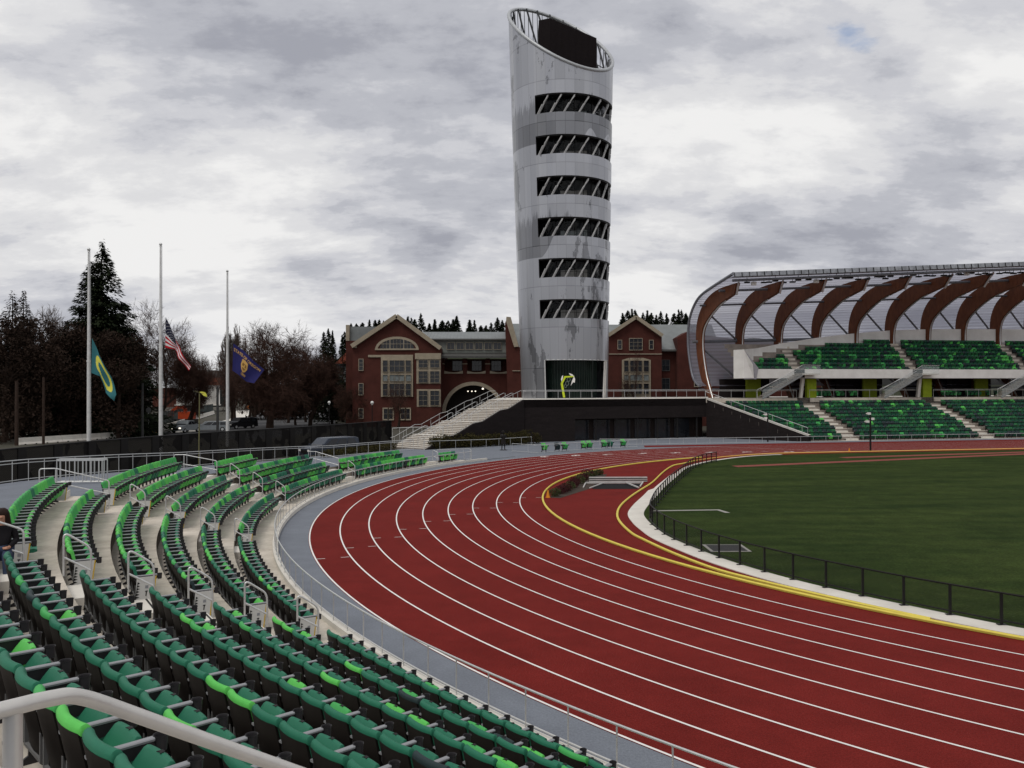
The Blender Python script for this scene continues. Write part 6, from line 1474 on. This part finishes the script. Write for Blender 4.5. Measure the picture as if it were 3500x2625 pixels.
cone('traffic_cone', 'orange traffic cone left of the pair beside the middle flagpole', tuple(onY(521, 127)), .75, OC); cone('traffic_cone', 'orange traffic cone right of the pair beside the middle flagpole', tuple(onY(536, 128)), .75, OC)
def post(name, label, cat, p, h, r_, mt, extra=None):
    t = thing(name, label, cat, p); m = MB(); m.tube([(0, 0, 0), (0, 0, h)], r_, 7, None, r_*.8); smooth_angle(m.build('post', mt, t), 50)
    if extra == 'globe': m = MB(); m.lathe([(.0, h), (.1, h+.02), (.12, h+.1)]+[(.26*sin(pi*q/8), h+.36-.26*cos(pi*q/8)) for q in range(1, 9)], 12); smooth_angle(m.build('globe', mat('globe_white', (.7, .7, .68), .3), t), 50)
    if extra == 'disc': m = MB(); m.tube([(0, -.06, h-.3), (0, -.03, h-.3)], .38, 16); m.build('sign_disc', mat('sign_back_grey', (.14, .14, .14), .5), t)
    if extra == 'diamond': m = MB(); m.prism([(0, -.06, h-1.0), (.5, -.06, h-.5), (0, -.06, h), (-.5, -.06, h-.5)], (0, .03, 0)); m.build('sign_plate', mat('sign_orange', (.55, .16, .03), .5), t)
    return t
post('street_lamp', 'black street lamp with a white globe before the brick hall doors', 'street lamp', onY(1272, 128), 4.1, .07, BLK, 'globe')
post('street_lamp', 'street lamp with a white globe far behind the oak trunk', 'street lamp', onY(1125, 140), 4.0, .07, BLK, 'globe')
post('utility_pole', 'grey wooden post standing before the brown trees at the far left', 'pole', onY(57, 98), 7.5, .22, BARK); post('utility_pole', 'thin grey post between the two left flagpoles, nearer the first', 'pole', onY(149, 100), 8.0, .16, BARK); post('utility_pole', 'dark post just left of the middle flagpole', 'pole', onY(487, 113), 7.4, .18, mat('post_grey', (.05, .05, .05), .8)); post('utility_pole', 'dark post between the pennant pole and the rightmost flagpole', 'pole', onY(744, 120), 7.0, .2, bpy.data.materials['post_grey'])
post('road_sign', 'round grey sign seen from behind left of the middle flagpole', 'road sign', onY(508, 121), 3.9, .04, STEEL, 'disc'); post('road_sign', 'orange diamond road works sign far down the street under the oak', 'road sign', onY(852, 170), 3.6, .05, STEEL, 'diamond')
# crowd barrier on the walkway
gp = Vector((0, 0, EYE)); d_ = at(275, 1663, 1.0)-gp; gp = gp+d_*((1.72-EYE)/d_.z)
t = thing('crowd_barrier', 'pale grey stacked crowd barriers standing on the walkway beside the top rows', 'barrier', gp, R(4))
for q, dy in enumerate((0, .35)):
    m = MB(); m.tube([(-1.0, dy, .02), (-1.0, dy, 1.15), (1.0, dy, 1.15), (1.0, dy, .02)], .035, 6); m.tube([(-1.0, dy, .2), (1.0, dy, .2)], .025, 6); m.box((-1.0, dy-.03, 1.12), (1.0, dy+.03, 1.22)); m.build('barrier_frame', STEEL, t)
    for x in (-.62, -.25, .1, .45, .78): m = MB(); m.tube([(x, dy, .2), (x, dy, 1.15)], .03 if x > 0 else .02, 6); m.build('bar', STEEL, t)
# ================================================================== PEOPLE AND STATUE
def skinned(name, J, E, mt, parent, root='pelvis', sub=2):
    ks = list(J); me = bpy.data.meshes.new(name); me.from_pydata([J[k][:3] for k in ks], [(ks.index(a), ks.index(b)) for a, b in E], []); me.materials.append(mt)
    o = bpy.data.objects.new(name, me); col.objects.link(o); o.parent = parent; o.modifiers.new('skin', 'SKIN')
    for i, k in enumerate(ks):
        r = J[k][3]; rx, ry = r if isinstance(r, tuple) else (r, r); sv = me.skin_vertices[0].data[i]; sv.radius = (rx, ry); sv.use_root = (k == root)
    sb_ = o.modifiers.new('sub', 'SUBSURF'); sb_.levels = sub; sb_.render_levels = sub; me.update(); return o
def stand_joints(h, arms, legs=.10):
    k = h/1.80; J = dict(pelvis=(0,0,.96,.135), waist=(0,0,1.10,.125), chest=(.0,0,1.32,.165), neck=(0,0,1.50,.062), jaw=(.02,0,1.585,.075), head=(.01,0,1.68,.100), crown=(.0,0,1.755,.07),
      ls=(0,.20,1.42,.07), rs=(0,-.20,1.42,.07), lh=(0,.10,.90,.10), rh=(0,-.10,.90,.10), lk=(.02,.12,.50,.065), rk=(.02,-.12,.50,.065), la=(0,.14,.09,.045), ra=(0,-.14,.09,.045), lt=(.17,.16,.04,.04), rt=(.17,-.16,.04,.04))
    J.update(arms); J = {a: (v[0]*k, v[1]*k, v[2]*k, v[3]*k) for a, v in J.items()}
    E = [('pelvis','waist'),('waist','chest'),('chest','neck'),('neck','jaw'),('jaw','head'),('head','crown'),('chest','ls'),('chest','rs'),('pelvis','lh'),('pelvis','rh'),('lh','lk'),('rh','rk'),('lk','la'),('rk','ra'),('la','lt'),('ra','rt'),('ls','le'),('rs','re'),('le','lw'),('re','rw'),('lw','lp'),('rw','rp')]
    E += [(a, b) for a, b in (('lp','lf1'),('lp','lf2'),('lp','lf3'),('rp','rf1'),('rp','rf2'),('rp','rf3')) if a in J and b in J]
    return J, E
BRONZE = mat('bronze', (.020, .017, .015), .45, .4, var=.3, scale=5)
sp0 = (-.88, 82.77, .008); t = thing('statue', 'dark bronze statue of a standing man with raised folded hands before the hedge', 'statue', sp0, R(-80))
arms = dict(le=(.04,.29,1.17,.05), re=(.04,-.29,1.17,.05), lw=(.26,.14,1.28,.036), rw=(.27,-.05,1.36,.036), lp=(.32,.06,1.33,.04), rp=(.31,.03,1.42,.04), lf1=(.36,.02,1.36,.016), lf2=(.37,.05,1.34,.016), rf1=(.35,.06,1.47,.016), rf2=(.36,.03,1.46,.016))
J, E = stand_joints(1.86, arms); skinned('body', J, E, BRONZE, t)
m = MB(); m.lathe([(0, 1.74), (.16, 1.75), (.17, 1.78), (.11, 1.80), (.10, 1.90), (0, 1.92)], 14); smooth_angle(m.build('hat', BRONZE, t), 40)
m = MB(); m.loft([[(.16*cos(q*pi/8)*k-.0, .20*sin(q*pi/8)*k, z) for q in range(16)] for z, k in ((.62, 1.25), (.9, 1.1), (1.1, 1.0), (1.36, 1.12), (1.5, .7))]); smooth_angle(recalc(m.build('jacket', BRONZE, t)), 60)
m = MB(); m.box((-.28, -.32, 0), (.36, .32, .035)); m.build('plinth', BRONZE, t)
# distant walker
wp = onY(421, 112); t = thing('person', 'person in dark clothes walking past the white road barrier behind the fence', 'person', wp, R(200))
arms = dict(le=(.08,.27,1.16,.045), re=(-.10,-.27,1.16,.045), lw=(.22,.25,.95,.035), rw=(-.20,-.27,.92,.035), lp=(.27,.25,.88,.035), rp=(-.20,-.27,.83,.035), lf1=(.29,.25,.80,.015), rf1=(-.19,-.27,.75,.015))
J, E = stand_joints(1.75, arms); J['lk'] = (.22,.11,.50,.065); J['la'] = (.34,.12,.12,.045); J['lt'] = (.48,.12,.08,.04); J['rk'] = (-.08,-.11,.49,.065); J['ra'] = (-.34,-.12,.14,.045); J['rt'] = (-.24,-.12,.03,.04)
skinned('body', J, E, mat('dark_clothes', (.012, .011, .013), .9), t)
# seated person at the left edge
if PERSON_SEAT:
    s_ = PERSON_SEAT; rz = R(s_['a']+180+s_['j']); t = thing('person', 'person with long dark brown hair and a dark coat seated at the left edge', 'person', s_['p']+Vector((cos(R(s_['a']+90)), sin(R(s_['a']+90)), 0))*.53, rz-R(95))
    SKN = mat('skin', (.42, .22, .15), .6); COAT = mat('coat_black', (.010, .009, .011), .95); JEAN = mat('jeans_blue', (.035, .05, .09), .9); HAIR = mat('dark_hair', (.020, .009, .006), .6, var=.4, scale=12, stretch=(1, 1, .2))
    J = dict(pelvis=(.26,0,.56,.13), waist=(.22,0,.70,.12), chest=(.18,0,.92,.145), neck=(.19,0,1.08,.05), jaw=(.23,0,1.15,.065), head=(.21,0,1.235,.092), crown=(.20,0,1.30,.07), nose=(.315,0,1.20,.014), ls=(.18,.18,1.0,.055), rs=(.18,-.18,1.0,.055), le=(.24,.25,.76,.042), re=(.24,-.25,.76,.042), lw=(.44,.14,.66,.03), rw=(.44,-.10,.66,.03), lp=(.50,.09,.66,.035), rp=(.50,-.05,.67,.035),
      lh=(.32,.10,.55,.085), rh=(.32,-.10,.55,.085), lk=(.70,.12,.53,.062), rk=(.70,-.12,.53,.062), la=(.72,.12,.10,.042), ra=(.72,-.12,.10,.042), lt=(.88,.13,.04,.036), rt=(.88,-.13,.04,.036))
    E = [('pelvis','waist'),('waist','chest'),('chest','neck'),('neck','jaw'),('jaw','head'),('head','crown'),('head','nose'),('chest','ls'),('chest','rs'),('ls','le'),('rs','re'),('le','lw'),('re','rw'),('lw','lp'),('rw','rp'),('pelvis','lh'),('pelvis','rh'),('lh','lk'),('rh','rk'),('lk','la'),('rk','ra'),('la','lt'),('ra','rt')]
    for i, (sd_, y0) in enumerate((('l', .09), ('r', -.05))):
        for f in range(4): J[sd_+'f%d' % f] = (.565+.008*(f in (1, 2)), y0-.03+.02*f, .655, .0105); E.append((sd_+'p', sd_+'f%d' % f))
        J[sd_+'th'] = (.53, y0+(.05 if sd_ == 'r' else -.05), .675, .012); E.append((sd_+'p', sd_+'th'))
    skinned('body', J, E, SKN, t)
    g = 1.32; K = {k: (J[k][0], J[k][1], J[k][2], J[k][3]*g) for k in ('pelvis','waist','chest','ls','rs','le','re','lw','rw')}; K['collar'] = (.185, 0, 1.04, .085)
    skinned('coat', K, [('pelvis','waist'),('waist','chest'),('chest','collar'),('chest','ls'),('chest','rs'),('ls','le'),('rs','re'),('le','lw'),('re','rw')], COAT, t)
    K = {k: (J[k][0], J[k][1], J[k][2], J[k][3]*1.18) for k in ('pelvis','lh','rh','lk','rk','la','ra')}
    skinned('trousers', K, [('pelvis','lh'),('pelvis','rh'),('lh','lk'),('rh','rk'),('lk','la'),('rk','ra')], JEAN, t)
    m = MB(); rings = []
    for z, rx, ry, cx_ in ((.80,.05,.13,.06),(.90,.075,.165,.06),(1.0,.09,.165,.08),(1.10,.105,.145,.12),(1.20,.12,.135,.165),(1.28,.118,.128,.18),(1.34,.095,.10,.19),(1.375,.05,.055,.195)): rings.append([(cx_+rx*cos(q*pi/10), ry*sin(q*pi/10), z) for q in range(20)])
    m.loft(rings); smooth_angle(recalc(m.build('hair', HAIR, t)), 70)
